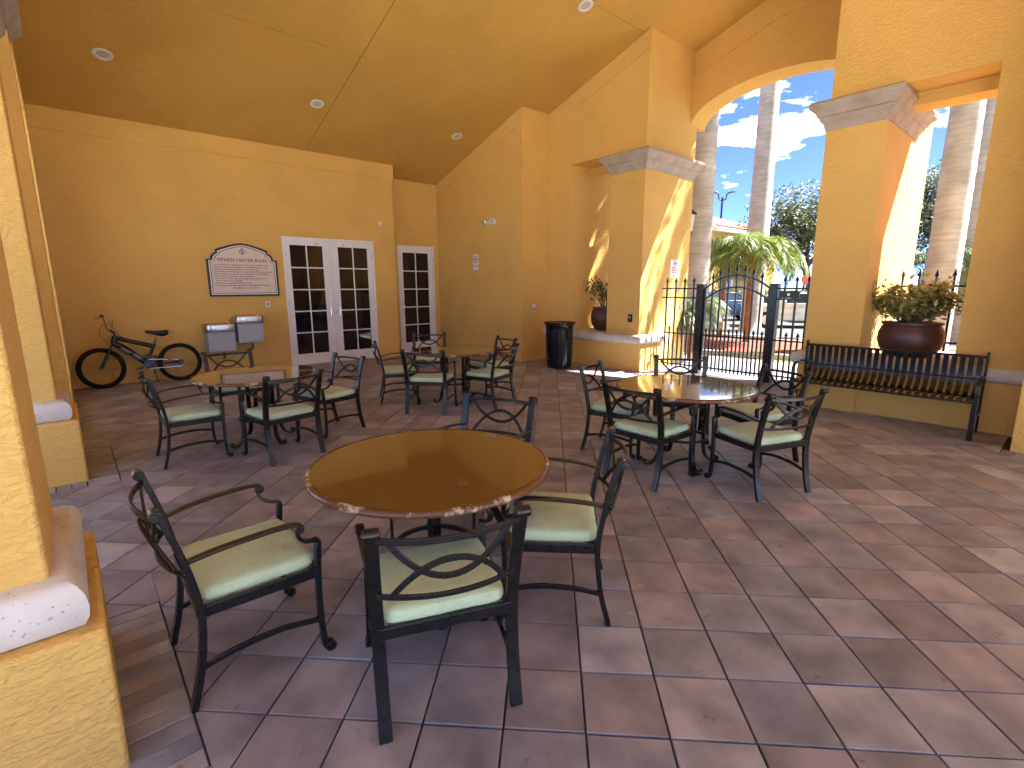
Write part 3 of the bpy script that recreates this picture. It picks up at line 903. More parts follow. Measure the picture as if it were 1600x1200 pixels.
def make_chair():
    t = empty('dining_chair')
    for s in (-1, 1):
        rear_post(s).build('rear_leg', M['black'], t, bevel=0.003, seg=2)
        front_leg(s).build('front_leg', M['black'], t, bevel=0.003, seg=2)
        arm_bar(s).build('armrest', M['arm'], t, bevel=0.004, seg=2)
        arm_return(s).build('arm_bracket', M['black'], t, bevel=0.003)
        st = catmull([(s * 0.250, -0.222, 0.160), (s * 0.256, -0.09, 0.185), (s * 0.261, 0.08, 0.190), (s * 0.267, 0.236, 0.165)], 5)
        MB().sweep(st, 0.014, 0.024, ref=(1, 0, 0)).build('stretcher', M['black'], t, bevel=0.002)
    fr = MB()
    P = [(-0.250, -0.205), (0.250, -0.205), (0.262, 0.238), (-0.262, 0.238)]
    for a, b in ((0, 1), (1, 2), (2, 3), (3, 0)):
        fr.sweep([(*P[a], 0.393), (*P[b], 0.393)], 0.046, 0.022, ref=(0, 0, 1))
    fr.build('seat_frame', M['black'], t, bevel=0.003)
    o = bpy.data.objects.new('seat_cushion', cushion_mesh()); link(o, t)
    n = 18
    tr = MB().sweep([back_pt(-1 + 2 * k / n, 0.795) for k in range(n + 1)], 0.024, 0.013, ref=(0, 0, 1))
    tr.build('top_rail', M['black'], t, bevel=0.003)
    lr = MB().sweep([back_pt(-1 + 2 * k / n, 0.560) for k in range(n + 1)], 0.020, 0.012, ref=(0, 0, 1))
    lr.build('lower_rail', M['black'], t, bevel=0.003)
    hoop = MB().sweep([back_pt(0.84 * (-1 + 2 * k / n), 0.637 + 0.150 * abs(-1 + 2 * k / n) ** 2.1) + Vector((0, 0.003, 0)) for k in range(n + 1)], 0.021, 0.012, ref=(0, 0, 1))
    hoop.build('upper_hoop', M['black'], t, bevel=0.002)
    hoop = MB().sweep([back_pt(0.80 * (-1 + 2 * k / n), 0.714 - 0.146 * abs(-1 + 2 * k / n) ** 2.1) + Vector((0, -0.004, 0)) for k in range(n + 1)], 0.021, 0.012, ref=(0, 0, 1))
    hoop.build('lower_hoop', M['black'], t, bevel=0.002)
    return t

def make_table():
    t = empty('round_table')
    R_ = 0.605
    MB().lathe([(0.001, 0.7045), (R_ - 0.03, 0.7045), (R_ - 0.012, 0.7085), (R_ - 0.012, 0.7330), (R_ - 0.016, 0.7362), (R_ - 0.03, 0.7368), (0.001, 0.7368)], 96, cap=True).build('table_top', M['table'], t, smooth=radians(40))
    MB().lathe([(R_ - 0.02, 0.702), (R_ - 0.006, 0.704), (R_ + 0.002, 0.711), (R_ + 0.004, 0.720), (R_, 0.730), (R_ - 0.008, 0.7364), (R_ - 0.019, 0.7377)], 96, cap=False).build('edge_band', M['edge'], t, smooth=radians(60))
    for k in range(4):
        a = pi / 4 + k * pi / 2
        d = Vector((cos(a), sin(a), 0)); sd = (-sin(a), cos(a), 0)
        pr = [(0.215, 0.70), (0.215, 0.50), (0.212, 0.30), (0.214, 0.16), (0.236, 0.075), (0.285, 0.028), (0.335, 0.020), (0.358, 0.040), (0.346, 0.060), (0.330, 0.052)]
        mb = MB().sweep(catmull([d * r_ + Vector((0, 0, z)) for r_, z in pr], 5), 0.040, 0.016, ref=sd)
        mb.build('leg', M['black'], t, bevel=0.003)
    for z, r_, nm in ((0.694, 0.215, 'top_ring'), (0.27, 0.212, 'stretcher_ring')):
        MB().sweep([(r_ * cos(2 * pi * k / 40), r_ * sin(2 * pi * k / 40), z) for k in range(40)], 0.024, 0.014, ref=(0, 0, 1), closed=True).build(nm, M['black'], t, smooth=radians(40))
    cr_ = MB()
    for a in (pi / 4, 3 * pi / 4):
        d = Vector((cos(a), sin(a), 0))
        cr_.sweep([d * -0.48 + Vector((0, 0, 0.692 - (0.004 if a > 1 else 0))), d * 0.48 + Vector((0, 0, 0.692 - (0.004 if a > 1 else 0)))], 0.016, 0.03, ref=(0, 0, 1))
    cr_.build('top_brace', M['black'], t)
    return t

table0 = make_table()
TABLES = [((-1.12, 0.075), 0.3, 'glossy brown round table nearest the camera, chipped pale edge'),
          ((-4.66, 0.19), 1.1, 'brown round table at the left, between the fountains and the left pillars'),
          ((-4.93, 2.86), 0.8, 'farthest brown round table, in front of the single white door'),
          ((-1.31, 2.86), 0.2, 'right-hand round table with the gate mirrored in its top')]
for i, (c, rz, lab) in enumerate(TABLES):
    t = table0 if i == 0 else copy_tree(table0)
    t.location = (c[0], c[1], 0); t.rotation_euler = (0, 0, rz)
    tag(t, lab, 'table', 'round patio tables')

chair0 = make_chair()
# (middle of the rear feet, heading the seat faces in degrees, label)
CH = [((-1.33, -1.06), 90, 'left chair of the nearest table, turned side-on in front of the near pillar'),
      ((-0.36, -0.335), 158, 'nearest chair, seen from behind at the front of the nearest table'),
      ((-0.50, 0.735), 223, 'chair at the right of the nearest table, its back to the right-hand table'),
      ((-1.74, 1.03), -64, 'chair across the nearest table, only its back showing above the top'),
      ((-4.60, -0.74), 90, 'leftmost chair of the left table, beside the second pillar'),
      ((-3.80, 0.27), 190, 'chair at the near side of the left table, back to the camera'),
      ((-4.69, 1.17), 283, 'chair at the right side of the left table, in front of the double doors'),
      ((-6.07, 0.23), 3, 'chair behind the left table, under the drinking fountains'),
      ((-5.65, 2.05), 65, 'left chair of the farthest table, near the double doors'),
      ((-4.47, 2.08), 130, 'near chair of the farthest table, back to the camera'),
      ((-4.16, 3.18), 198, 'right chair of the farthest table, toward the litter bin'),
      ((-5.02, 3.90), 262, 'chair behind the right side of the farthest table, by the wall conduit'),
      ((-6.50, 3.44), -30, 'chair behind the farthest table, in front of the single door'),
      ((-2.27, 2.74), 18, 'left chair of the right-hand table, near the sun patch'),
      ((-1.355, 2.12), 89, 'near-left chair of the right-hand table, back to the camera'),
      ((-0.37, 2.78), 159, 'near-right chair of the right-hand table, in front of the bench'),
      ((-0.85, 3.82), 246, 'chair between the right-hand table and the left end of the bench'),
      ((-1.96, 3.88), -56, 'chair behind the right-hand table, in front of the gate')]
for i, ((x, y), hd, lab) in enumerate(CH):
    t = chair0 if i == 0 else copy_tree(chair0)
    a = radians(hd)
    # the rear feet are 0.265 behind the chair's middle
    t.location = (x + 0.265 * cos(a), y + 0.265 * sin(a), 0)
    t.rotation_euler = (0, 0, a - pi / 2)
    tag(t, lab, 'chair', 'black metal patio chairs')
# ------------------------------------------------------------------ doors
def text_mesh(txt, size, mat, align='CENTER', ext=0.0006, space=1.0, width=None):
    cu = bpy.data.curves.new('lettering', 'FONT')
    cu.body = txt; cu.size = size; cu.align_x = align; cu.align_y = 'CENTER'; cu.extrude = ext; cu.resolution_u = 2
    cu.space_character = space; cu.offset = size * 0.012
    ob = bpy.data.objects.new('lettering', cu); COL.objects.link(ob)
    dg = bpy.context.evaluated_depsgraph_get()
    me = bpy.data.meshes.new_from_object(ob.evaluated_get(dg))
    bpy.data.objects.remove(ob); bpy.data.curves.remove(cu)
    if width:
        xs = [v.co.x for v in me.vertices]
        if xs:
            k = width / (max(xs) - min(xs))
            for v in me.vertices: v.co.x *= k
    me.name = 'lettering'; me.materials.clear(); me.materials.append(mat)
    return me
# text local x -> world +Y, local y -> +Z, facing +X ; or local x -> -X ... facing -Y
FACE_X = Matrix(((0, 0, 1, 0), (1, 0, 0, 0), (0, 1, 0, 0), (0, 0, 0, 1)))
FACE_NY = Matrix(((1, 0, 0, 0), (0, 0, -1, 0), (0, 1, 0, 0), (0, 0, 0, 1)))
def put_text(txt, size, mat, parent, loc, face, name='lettering', **kw):
    o = bpy.data.objects.new(name, text_mesh(txt, size, mat, **kw)); link(o, parent)
    o.matrix_local = Matrix.Translation(Vector(loc)) @ face
    return o

def door_leaf(root, x, y0, y1, z0, z1, gy0, gy1, gz0, gz1, hy, hside):
    """leaf whose face is at x (local); glass between gy0..gy1"""
    th = 0.044
    mb = MB()
    mb.box(x - th, x, y0, gy0, z0, z1); mb.box(x - th, x, gy1, y1, z0, z1)
    mb.box(x - th, x, gy0, gy1, z0, gz0); mb.box(x - th, x, gy0, gy1, gz1, z1)
    leaf = mb.build('door_leaf', M['white'], root)
    mw = 0.024
    g = MB()
    ym = (gy0 + gy1) / 2
    g.box(x - 0.030, x - 0.004, ym - mw / 2, ym + mw / 2, gz0, gz1)
    hs = (gz1 - gz0) / 5
    for k in range(1, 5):
        g.box(x - 0.0295, x - 0.0045, gy0, gy1, gz0 + hs * k - mw / 2, gz0 + hs * k + mw / 2)
    g.build('muntin_grid', M['white'], leaf)
    for a, b in ((gy0, ym - mw / 2), (ym + mw / 2, gy1)):
        for k in range(5):
            z_0 = gz0 + hs * k + (mw / 2 if k else 0); z_1 = gz0 + hs * (k + 1) - (mw / 2 if k < 4 else 0)
            p = MB().box(x - 0.026, x - 0.018, a, b, z_0, z_1).build('pane', M['glass'], leaf)
    # bow pull handle
    h = MB().sweep(catmull([(x, hy, 0.97), (x + 0.05, hy, 0.975), (x + 0.062, hy, 1.0), (x + 0.062, hy, 1.22), (x + 0.05, hy, 1.245), (x, hy, 1.25)], 4), 0.011, None, ref=(0, 1, 0), n=10)
    h.build('handle', M['chrome'], leaf, smooth=radians(60))
    return leaf

door = empty('double_door', (XW, (DY0 + DY1) / 2, 0))
tag(door, 'pair of white doors with small dark panes beside the rules sign', 'door')
xf = 0.012; c_ = (DY0 + DY1) / 2
f = MB(); fw = 0.05
f.box(-0.12, xf, DY0 - c_, DY0 - c_ + fw, 0.0, DZ); f.box(-0.12, xf, DY1 - c_ - fw, DY1 - c_, 0.0, DZ); f.box(-0.12, xf, DY0 - c_ + fw, DY1 - c_ - fw, DZ - fw, DZ)
f.build('frame', M['white'], door, bevel=0.003)
MB().box(-0.12, 0.03, DY0 - c_, DY1 - c_, 0.0, 0.018).build('threshold', M['steel'], door, bevel=0.004)
l1 = door_leaf(door, -0.008, DY0 - c_ + fw + .003, -0.003, 0.02, DZ - fw - .004, 2.325 - c_, 2.995 - c_, 0.24, 2.47, -0.10, 1)
l2 = door_leaf(door, -0.008, 0.003, DY1 - c_ - fw - .003, 0.02, DZ - fw - .004, 3.325 - c_, 3.995 - c_, 0.24, 2.47, 0.10, -1)
MB().lathe([(0.001, 0), (0.024, 0), (0.024, 0.008), (0.019, 0.012), (0.001, 0.012)], 18).build('lock', M['steel'], l2).matrix_local = Matrix.Translation((-0.008, 0.05, 1.10)) @ Matrix.Rotation(pi / 2, 4, 'Y')
for yy in (DY0 - c_ + 0.05, DY1 - c_ - 0.05):
    for zz in (0.3, 1.3, 2.3):
        MB().sweep([(xf + 0.001, yy, zz - 0.055), (xf + 0.001, yy, zz + 0.055)], 0.010, None, n=10).build('hinge', M['steel'], door)
for yy in (-0.30, 0.27):
    MB().box(-0.008, 0.004, yy - 0.022, yy + 0.022, 2.505, 2.535).build('door_stop_button', M['chrome'], door, bevel=0.004)

sd = empty('single_door', (XB, (SY0 + SY1) / 2, 0))
tag(sd, 'single white door with ten dark panes in the shaded recess', 'door')
c_ = (SY0 + SY1) / 2
f = MB()
f.box(-0.12, xf, SY0 - c_, SY0 - c_ + fw, 0, 2.63); f.box(-0.12, xf, SY1 - c_ - fw, SY1 - c_, 0, 2.63); f.box(-0.12, xf, SY0 - c_ + fw, SY1 - c_ - fw, 2.58, 2.63)
f.build('frame', M['white'], sd, bevel=0.003)
door_leaf(sd, -0.008, SY0 - c_ + fw + .003, SY1 - c_ - fw - .003, 0.02, 2.575, 5.165 - c_, 5.895 - c_, 0.24, 2.46, 5.12 - c_, 1)
for zz in (0.3, 1.3, 2.3):
    MB().sweep([(xf + 0.001, SY1 - c_ - 0.05, zz - 0.055), (xf + 0.001, SY1 - c_ - 0.05, zz + 0.055)], 0.010, None, n=10).build('hinge', M['steel'], sd)

# ------------------------------------------------------------------ rules sign
sg = empty('rules_sign', (XW, 1.43, 1.46))
tag(sg, 'cream fitness center rules sign with black border and arched top', 'sign')
def sign_outline(d=0.0):
    h = 0.615 - d; pts = [(-h, d), (h, d), (h, 0.685 - d * 0.7)]
    hn, hc = 0.545 - d, 0.455 - d * 0.9
    pts.append((hn, 0.69 - d * 0.7))
    for k in range(1, 7):
        a = k / 6 * pi / 2
        pts.append((hn - (hn - hc) * (1 - cos(a)), 0.69 - d * .7 + 0.115 * sin(a)))
    pts.append((hc - 0.005, 0.865 - d))
    for k in range(1, 8):
        x = hc * (1 - k / 7.0)
        pts.append((x, 0.865 - d + 0.125 * (1 - (x / hc) ** 1.45)))
    half = pts[1:]
    left = [(-x, z) for x, z in reversed(half[:-1])]
    return half + left
def plate(poly, x0, x1, mat, name):
    return MB().prism(poly, x0, x1, 'x').build(name, mat, sg)
plate(sign_outline(0.0), 0.0, 0.035, M['signblack'], 'border')
plate(sign_outline(0.035), 0.02, 0.037, M['signwhite'], 'pinstripe')
plate(sign_outline(0.052), 0.02, 0.0385, M['signblack'], 'inner_border')
plate(sign_outline(0.064), 0.02, 0.040, M['signboard'], 'board')
xt = 0.0412
put_text('FITNESS CENTER RULES', 0.080, M['ink'], sg, (xt, 0.0, 0.672), FACE_X, width=0.86)
RULES = [('\u2022 Use of exercise equipment is for the residents only.', 0.585, 0.98), ('\u2022 Residents must have equipment orientation prior to use.', 0.543, 0.95),
         ('\u2022 Use of exercise equipment is at your own risk.', 0.501, 0.80), ('\u2022 No children under the age of 16 permitted in the fitness center.', 0.459, 1.04),
         ('\u2022 Proper attire and athletic shoes must be worn at all times.', 0.417, 0.98), ('\u2022 Allow others to work in when exercising.', 0.375, 0.69),
         ('\u2022 Limit use of cardio-vascular equipment to 30 minutes', 0.333, 0.90), ('   when others are waiting.', 0.291, 0.45),
         ('\u2022 Wipe down equipment after each use.', 0.249, 0.64), ('\u2022 Please report damaged equipment to Management Company.', 0.207, 0.98)]
for t_, z, wd in RULES:
    put_text(t_, 0.036, M['ink'], sg, (xt, -0.53, z), FACE_X, align='LEFT', width=wd)
put_text('MAXIMUM OCCUPANCY, 30', 0.036, M['ink'], sg, (xt, 0.02, 0.155), FACE_X, width=0.47)
em = MB()
for a, b in (((0, .06), (.055, 0)), ((.055, 0), (0, -.06)), ((0, -.06), (-.055, 0)), ((-.055, 0), (0, .06)), ((-.03, .02), (.01, .035)), ((.01, .035), (-.012, 0)), ((.012, 0), (-.01, -.035)), ((-.01, -.035), (.03, -.02)), ((-.012, 0), (.012, 0))):
    em.sweep([(xt, a[0], 0.835 + a[1]), (xt, b[0], 0.835 + b[1])], 0.010, 0.0012, ref=(0, b[1] - a[1], -(b[0] - a[0])))
em.build('emblem', M['ink'], sg)

# ------------------------------------------------------------------ drinking fountains
def fountain(y0, y1, z0, z1, lab):
    c = (y0 + y1) / 2; w_ = (y1 - y0)
    t = empty('drinking_fountain', (XW, c, z0)); tag(t, lab, 'fountain', 'wall drinking fountains')
    D = 0.40; H = z1 - z0
    b = MB().box(0.0, D - 0.03, -w_ / 2 + 0.02, w_ / 2 - 0.02, 0.0, H - 0.14).build('body', M['grey'], t, bevel=0.012)
    MB().box(D - 0.031, D - 0.026, -w_ / 2 + 0.045, w_ / 2 - 0.045, 0.03, H - 0.17).build('front_panel', M['grey'], b, bevel=0.002)
    # basin: rounded rim with a sunk bowl
    ms = MB(); n = 40; prof = []
    rings = [(1.0, H - 0.14, 0), (1.03, H - 0.115, 0), (1.035, H - 0.02, 0), (1.01, H - 0.004, 0), (0.95, H, 0), (0.88, H - 0.004, 0), (0.80, H - 0.03, 0), (0.45, H - 0.055, 0), (0.05, H - 0.06, 0)]
    vs = []; fs = []
    for s_, z, _ in rings:
        for k in range(n):
            a = 2 * pi * k / n
            ca, sa = cos(a), sin(a)
            p = 5.0
            l = (abs(ca) ** p + abs(sa) ** p) ** (-1 / p)
            vs.append((D / 2 + ca * l * D / 2 * s_, sa * l * w_ / 2 * s_, z))
    for i in range(len(rings) - 1):
        for k in range(n):
            fs.append((i * n + k, i * n + (k + 1) % n, (i + 1) * n + (k + 1) % n, (i + 1) * n + k))
    fs.append(tuple(range(n - 1, -1, -1))); fs.append(tuple((len(rings) - 1) * n + k for k in range(n)))
    ms.add(vs, fs).build('basin', M['steel'], t, smooth=radians(50))
    bb = MB().lathe([(0.001, 0), (0.026, 0), (0.022, 0.02), (0.014, 0.03), (0.014, 0.055), (0.022, 0.065), (0.018, 0.078), (0.001, 0.082)], 16, center=(D * 0.55, w_ / 2 - 0.075, H - 0.012))
    bb.build('bubbler', M['chrome'], t, smooth=radians(50))
    MB().box(D + 0.006, D + 0.014, -0.09, 0.09, H - 0.10, H - 0.055).build('push_bar', M['steel'], t, bevel=0.004)
    MB().sweep(catmull([(0.16, 0.05, 0.01), (0.16, 0.05, -0.07), (0.15, 0.055, -0.12), (0.09, 0.06, -0.15), (0.0, 0.06, -0.15)], 4), 0.014, None, n=10).build('drain_pipe', M['bikeblack'], t, smooth=radians(60))
fountain(0.62, 1.115, 0.46, 0.965, 'lower grey drinking fountain, nearer the bicycle')
fountain(1.125, 1.62, 0.595, 1.10, 'higher grey drinking fountain, nearer the double doors')

# ------------------------------------------------------------------ small fittings on the walls
def fitting(name, loc, lab, cat): 
    t = empty(name, loc); tag(t, lab, cat); return t
t = fitting('wall_switch', (XW, 1.81, 1.30), 'small beige switch plate between the rules sign and the double doors', 'switch')
MB().box(0, 0.012, -0.04, 0.04, -0.06, 0.06).build('plate', M['plastic'], t, bevel=0.003); MB().box(0.012, 0.022, -0.012, 0.012, -0.022, 0.022).build('rocker', M['signblack'], t, bevel=0.002)
t = fitting('door_sensor', (XW, 4.35, 3.02), 'small white sensor box on the wall above the double doors', 'sensor')
MB().box(0, 0.035, -0.032, 0.032, -0.06, 0.06).build('body', M['plastic'], t, bevel=0.008); MB().box(0.035, 0.037, -0.018, 0.018, -0.045, -0.015).build('lens', M['grey'], t)
t = fitting('emergency_light', (-8.13, YS, 3.04), 'white twin-head emergency light high on the no smoking wall', 'light')
MB().box(-0.15, 0.15, -0.07, 0, -0.055, 0.055).build('housing', M['plastic'], t, bevel=0.012)
for s in (-1, 1):
    h = MB().lathe([(0.001, 0), (0.035, 0.0), (0.05, 0.05), (0.052, 0.07), (0.046, 0.072), (0.001, 0.066)], 18).build('lamp_head', M['plastic'], t, smooth=radians(40))
    h.matrix_local = Matrix.Translation((s * 0.13, -0.07, 0.02)) @ Matrix.Rotation(radians(100), 4, 'X') @ Matrix.Rotation(radians(s * 18), 4, 'Y')
    MB().lathe([(0.001, 0.0715), (0.043, 0.0715), (0.043, 0.074), (0.001, 0.074)], 18).build('lens', M['steel'], h)
t = fitting('no_smoking_sign', (-8.76, YS - 0.001, 2.195), 'small white no smoking sign on the tall wall', 'sign')
MB().box(-0.105, 0.105, -0.006, 0, -0.18, 0.18).build('plate', M['signwhite'], t, bevel=0.002)
MB().sweep([(0.075 * cos(2 * pi * k / 28), -0.0075, 0.055 + 0.075 * sin(2 * pi * k / 28)) for k in range(28)], 0.015, 0.002, ref=(0, 0, 1), closed=True).build('ring', M['signnavy'], t)
MB().sweep([(-0.053, -0.0085, 0.108), (0.053, -0.0085, 0.002)], 0.015, 0.002, ref=(1, 0, 1)).build('slash', M['signnavy'], t)
MB().box(-0.055, 0.05, -0.0078, -0.0062, 0.047, 0.063).build('cigarette', M['signblack'], t)
put_text('NO SMOKING', 0.04, M['signnavy'], t, (0, -0.0072, -0.095), FACE_NY, width=0.17)
t = fitting('outlet_box', (XS, 6.54, 1.20), 'grey weatherproof outlet above the litter bin', 'outlet')
MB().box(0, 0.05, -0.058, 0.058, -0.07, 0.07).build('housing', M['steel'], t, bevel=0.008); MB().box(0.05, 0.062, -0.032, 0.032, -0.042, 0.042).build('cover', M['plastic'], t, bevel=0.006)
t = fitting('wall_conduit', (-7.92, YS, 0.43), 'thin painted conduit and outlet low on the tall wall', 'conduit')
MB().sweep(catmull([(0, -0.014, 0.07), (0, -0.014, 0.32), (0.015, -0.014, 0.345), (0.05, -0.014, 0.352), (0.79, -0.014, 0.335)], 5), 0.011, None, n=8).build('pipe', M['stucco'], t)
MB().box(-0.04, 0.04, -0.045, 0, -0.06, 0.07).build('outlet_box', M['plastic'], t, bevel=0.006)
t = fitting('card_reader', (-4.87, Y2, 1.01), 'small black card reader on the corner pier face', 'card reader')
MB().box(-0.045, 0.045, -0.03, 0, -0.075, 0.075).build('body', M['signblack'], t, bevel=0.008); MB().box(-0.02, 0.02, -0.032, -0.029, 0.0, 0.04).build('button', M['grey'], t)
t = fitting('pier_sign', (PX1, 8.12, 1.96), 'white notice with red lines on the sunny side of the corner pier', 'sign')
MB().box(0, 0.006, -0.17, 0.17, -0.18, 0.18).build('plate', M['signwhite'], t, bevel=0.002)
MB().sweep([(0.008, 0.05 * cos(2 * pi * k / 24), 0.10 + 0.05 * sin(2 * pi * k / 24)) for k in range(24)], 0.010, 0.002, ref=(1, 0, 0), closed=True).build('emblem', M['signnavy'], t)
MB().box(0.0065, 0.0085, -0.03, 0.03, 0.092, 0.108).build('emblem_bar', M['signnavy'], t)
for k, (zz, ww) in enumerate(((0.015, 0.20), (-0.03, 0.24), (-0.075, 0.16), (-0.125, 0.12))):
    MB().box(0.0062, 0.0078, -ww / 2, ww / 2, zz - 0.010, zz + 0.010).build('text_line', M['signred'], t)
t = fitting('wall_lantern', (PX1 - 0.20, 8.66, 3.05), 'carriage lantern half hidden behind the corner pier', 'lantern')
MB().sweep([(0.05, 0.0, 0.1), (0.05, 0.16, 0.16), (0.05, 0.20, 0.10)], 0.014, None, n=8).build('bracket', M['black'], t)
MB().lathe([(0.001, 0.16), (0.03, 0.14), (0.13, 0.06), (0.14, 0.03), (0.10, 0.03)], 6, center=(0.05, 0.21, 0)).build('roof', M['black'], t)
MB().lathe([(0.095, 0.03), (0.06, -0.30), (0.001, -0.30)], 6, center=(0.05, 0.21, 0)).build('glass', M['plastic'], t)
MB().lathe([(0.065, -0.30), (0.03, -0.36), (0.001, -0.40)], 6, center=(0.05, 0.21, 0)).build('finial', M['black'], t)

# recessed ceiling lights
nrm = Vector((SLOPE, 0, -1)).normalized()
LM = [((-8.41, -0.41), 'recessed round ceiling light at the left, nearest the left pillars'), ((-8.41, 2.52), 'recessed round ceiling light above the double doors'),
      ((-8.41, 5.49), 'recessed round ceiling light near the no smoking wall'), ((-4.86, 5.46), 'recessed round ceiling light cut by the top edge of the picture')]
for (x, y), lab in LM:
    t = empty('ceiling_light', (x, y, zc_at(x))); t.rotation_euler = nrm.to_track_quat('Z', 'Y').to_euler()
    tag(t, lab, 'light', 'recessed ceiling lights')
    MB().lathe([(0.075, 0.001), (0.118, 0.001), (0.122, 0.006), (0.112, 0.012), (0.08, 0.014), (0.072, 0.006)], 36, cap=False).build('trim_ring', M['plastic'], t, smooth=radians(50))
    MB().lathe([(0.001, 0.003), (0.076, 0.003), (0.076, 0.005), (0.001, 0.006)], 30).build('lens', plain('lamp lens', (0.50, 0.47, 0.40), 0.3) if 'lens' not in M else M['lens'], t, smooth=radians(40))
t = empty('ceiling_cover', (-6.52, 4.10, zc_at(-6.52))); t.rotation_euler = nrm.to_track_quat('Z', 'Y').to_euler()
tag(t, 'round cover plate painted like the ceiling', 'cover plate')
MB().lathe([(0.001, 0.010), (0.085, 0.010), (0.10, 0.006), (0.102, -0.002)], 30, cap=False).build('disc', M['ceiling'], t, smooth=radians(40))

# ------------------------------------------------------------------ slatted steel bench
bn = empty('slatted_bench', (-0.55, 6.19, 0)); tag(bn, 'long black steel bench with vertical slats, under the wide pot', 'bench')
BL = 0.89
prof = catmull([(-0.02, 0.845), (-0.015, 0.70), (-0.02, 0.58), (-0.05, 0.49), (-0.11, 0.435), (-0.20, 0.418), (-0.33, 0.428), (-0.41, 0.432), (-0.45, 0.418), (-0.462, 0.392)], 4)
slat_me = None
NS = 24
for k in range(NS):
    x = -BL + 0.055 + (2 * BL - 0.11) * k / (NS - 1)
    if slat_me is None:
        o = MB().sweep([(0, p.x, p.y) for p in prof], 0.047, 0.008, ref=(1, 0, 0)).build('slat', M['bench'], bn, smooth=radians(40)); slat_me = o.data
    else:
        o = bpy.data.objects.new('slat', slat_me); link(o, bn)
    o.location = (x, 0, 0)
MB().sweep([(-BL, -0.012, 0.845), (BL, -0.012, 0.845)], 0.014, None, n=10).build('top_rail', M['bench'], bn, smooth=radians(60))
MB().sweep([(-BL, -0.450, 0.405), (BL, -0.450, 0.405)], 0.013, None, n=10).build('front_rail', M['bench'], bn, smooth=radians(60))
MB().sweep([(-BL, -0.03, 0.60), (BL, -0.03, 0.60)], 0.010, None, n=8).build('middle_rail', M['bench'], bn, smooth=radians(60))
MB().sweep([(-BL, -0.12, 0.415), (BL, -0.12, 0.415)], 0.012, None, n=8).build('seat_rail', M['bench'], bn, smooth=radians(60))
for s in (-1, 1):
    x = s * BL
    MB().sweep([(x, 0.03, 0.0), (x, -0.005, 0.42), (x, -0.012, 0.90)], 0.05, 0.022, ref=(0, 1, 0)).build('back_post', M['bench'], bn, bevel=0.003)
    MB().sweep([(x, -0.445, 0.0), (x, -0.445, 0.44)], 0.05, 0.045, ref=(0, 1, 0)).build('front_leg', M['bench'], bn, bevel=0.004)
    MB().sweep([(x, -0.43, 0.24), (x, 0.01, 0.24)], 0.022, 0.03, ref=(0, 0, 1)).build('side_stretcher', M['bench'], bn)
    MB().sweep(catmull([(x, -0.01, 0.62), (x, -0.16, 0.645), (x, -0.34, 0.64), (x, -0.43, 0.60), (x, -0.445, 0.53), (x, -0.445, 0.43)], 5), 0.035, 0.018, ref=(1, 0, 0)).build('armrest', M['bench'], bn, bevel=0.003)

# ------------------------------------------------------------------ litter bin
bi = empty('litter_bin', (-6.02, 6.20, 0)); tag(bi, 'black slatted litter bin with flared rim beside the pier ledge', 'bin')
prof = catmull([(0.245, 0.02), (0.262, 0.30), (0.270, 0.62), (0.272, 0.80), (0.285, 0.86), (0.318, 0.905)], 3)
sm = MB().sweep([(0, p.x, p.y) for p in prof], 0.040, 0.006, ref=(1, 0, 0)).mesh('slat', M['bench'], smooth=radians(40))
for k in range(34):
    o = bpy.data.objects.new('slat', sm); link(o, bi); o.rotation_euler = (0, 0, 2 * pi * k / 34)
for z, r_ in ((0.06, 0.243), (0.78, 0.266)):
    MB().sweep([(r_ * cos(2 * pi * k / 40), r_ * sin(2 * pi * k / 40), z) for k in range(40)], 0.035, 0.006, closed=True).build('band', M['bench'], bi, smooth=radians(40))
MB().sweep([(0.318 * cos(2 * pi * k / 40), 0.318 * sin(2 * pi * k / 40), 0.908) for k in range(40)], 0.010, None, closed=True, n=8).build('rim', M['bench'], bi, smooth=radians(70))
MB().lathe([(0.001, 0.05), (0.228, 0.05), (0.235, 0.80), (0.228, 0.80), (0.221, 0.07), (0.001, 0.07)], 32).build('liner', M['rubber'], bi, smooth=radians(40))
MB().lathe([(0.235, 0.03), (0.235, 0.05), (0.001, 0.05)], 24).build('base', M['bench'], bi)

# ------------------------------------------------------------------ potted plants on the ledges
def leaf_mat(name, c1, c2, c3=None, trans=0.25):
    m, nt, b = new_mat(name)
    g = N(nt, 'ShaderNodeNewGeometry')
    rp = N(nt, 'ShaderNodeValToRGB')
    rp.color_ramp.elements[0].position = 0.0; rp.color_ramp.elements[0].color = (*c1, 1)
    rp.color_ramp.elements[1].position = 1.0; rp.color_ramp.elements[1].color = (*c2, 1)
    if c3: e = rp.color_ramp.elements.new(0.72); e.color = (*c2, 1); rp.color_ramp.elements[2].color = (*c3, 1)
    nt.links.new(g.outputs['Random Per Island'], rp.inputs['Fac'])
    nt.links.new(rp.outputs['Color'], b.inputs['Base Color'])
    b.inputs['Roughness'].default_value = 0.45
    tr = N(nt, 'ShaderNodeBsdfTranslucent'); nt.links.new(rp.outputs['Color'], tr.inputs['Color'])
    mx = N(nt, 'ShaderNodeMixShader'); mx.inputs['Fac'].default_value = trans
    nt.links.new(b.outputs[0], mx.inputs[1]); nt.links.new(tr.outputs[0], mx.inputs[2])
    nt.links.new(mx.outputs[0], nt.nodes['Material Output'].inputs['Surface'])
    return m
M['croton'] = leaf_mat('variegated leaves', (0.14, 0.15, 0.05), (0.36, 0.33, 0.11), (0.62, 0.54, 0.26))
M['ficus'] = leaf_mat('dark glossy leaves', (0.05, 0.07, 0.02), (0.14, 0.17, 0.06))
M['bark'] = plain('grey brown bark', (0.11, 0.075, 0.05), 0.9, var=0.3, vscale=12, bump=0.6, bscale=40)
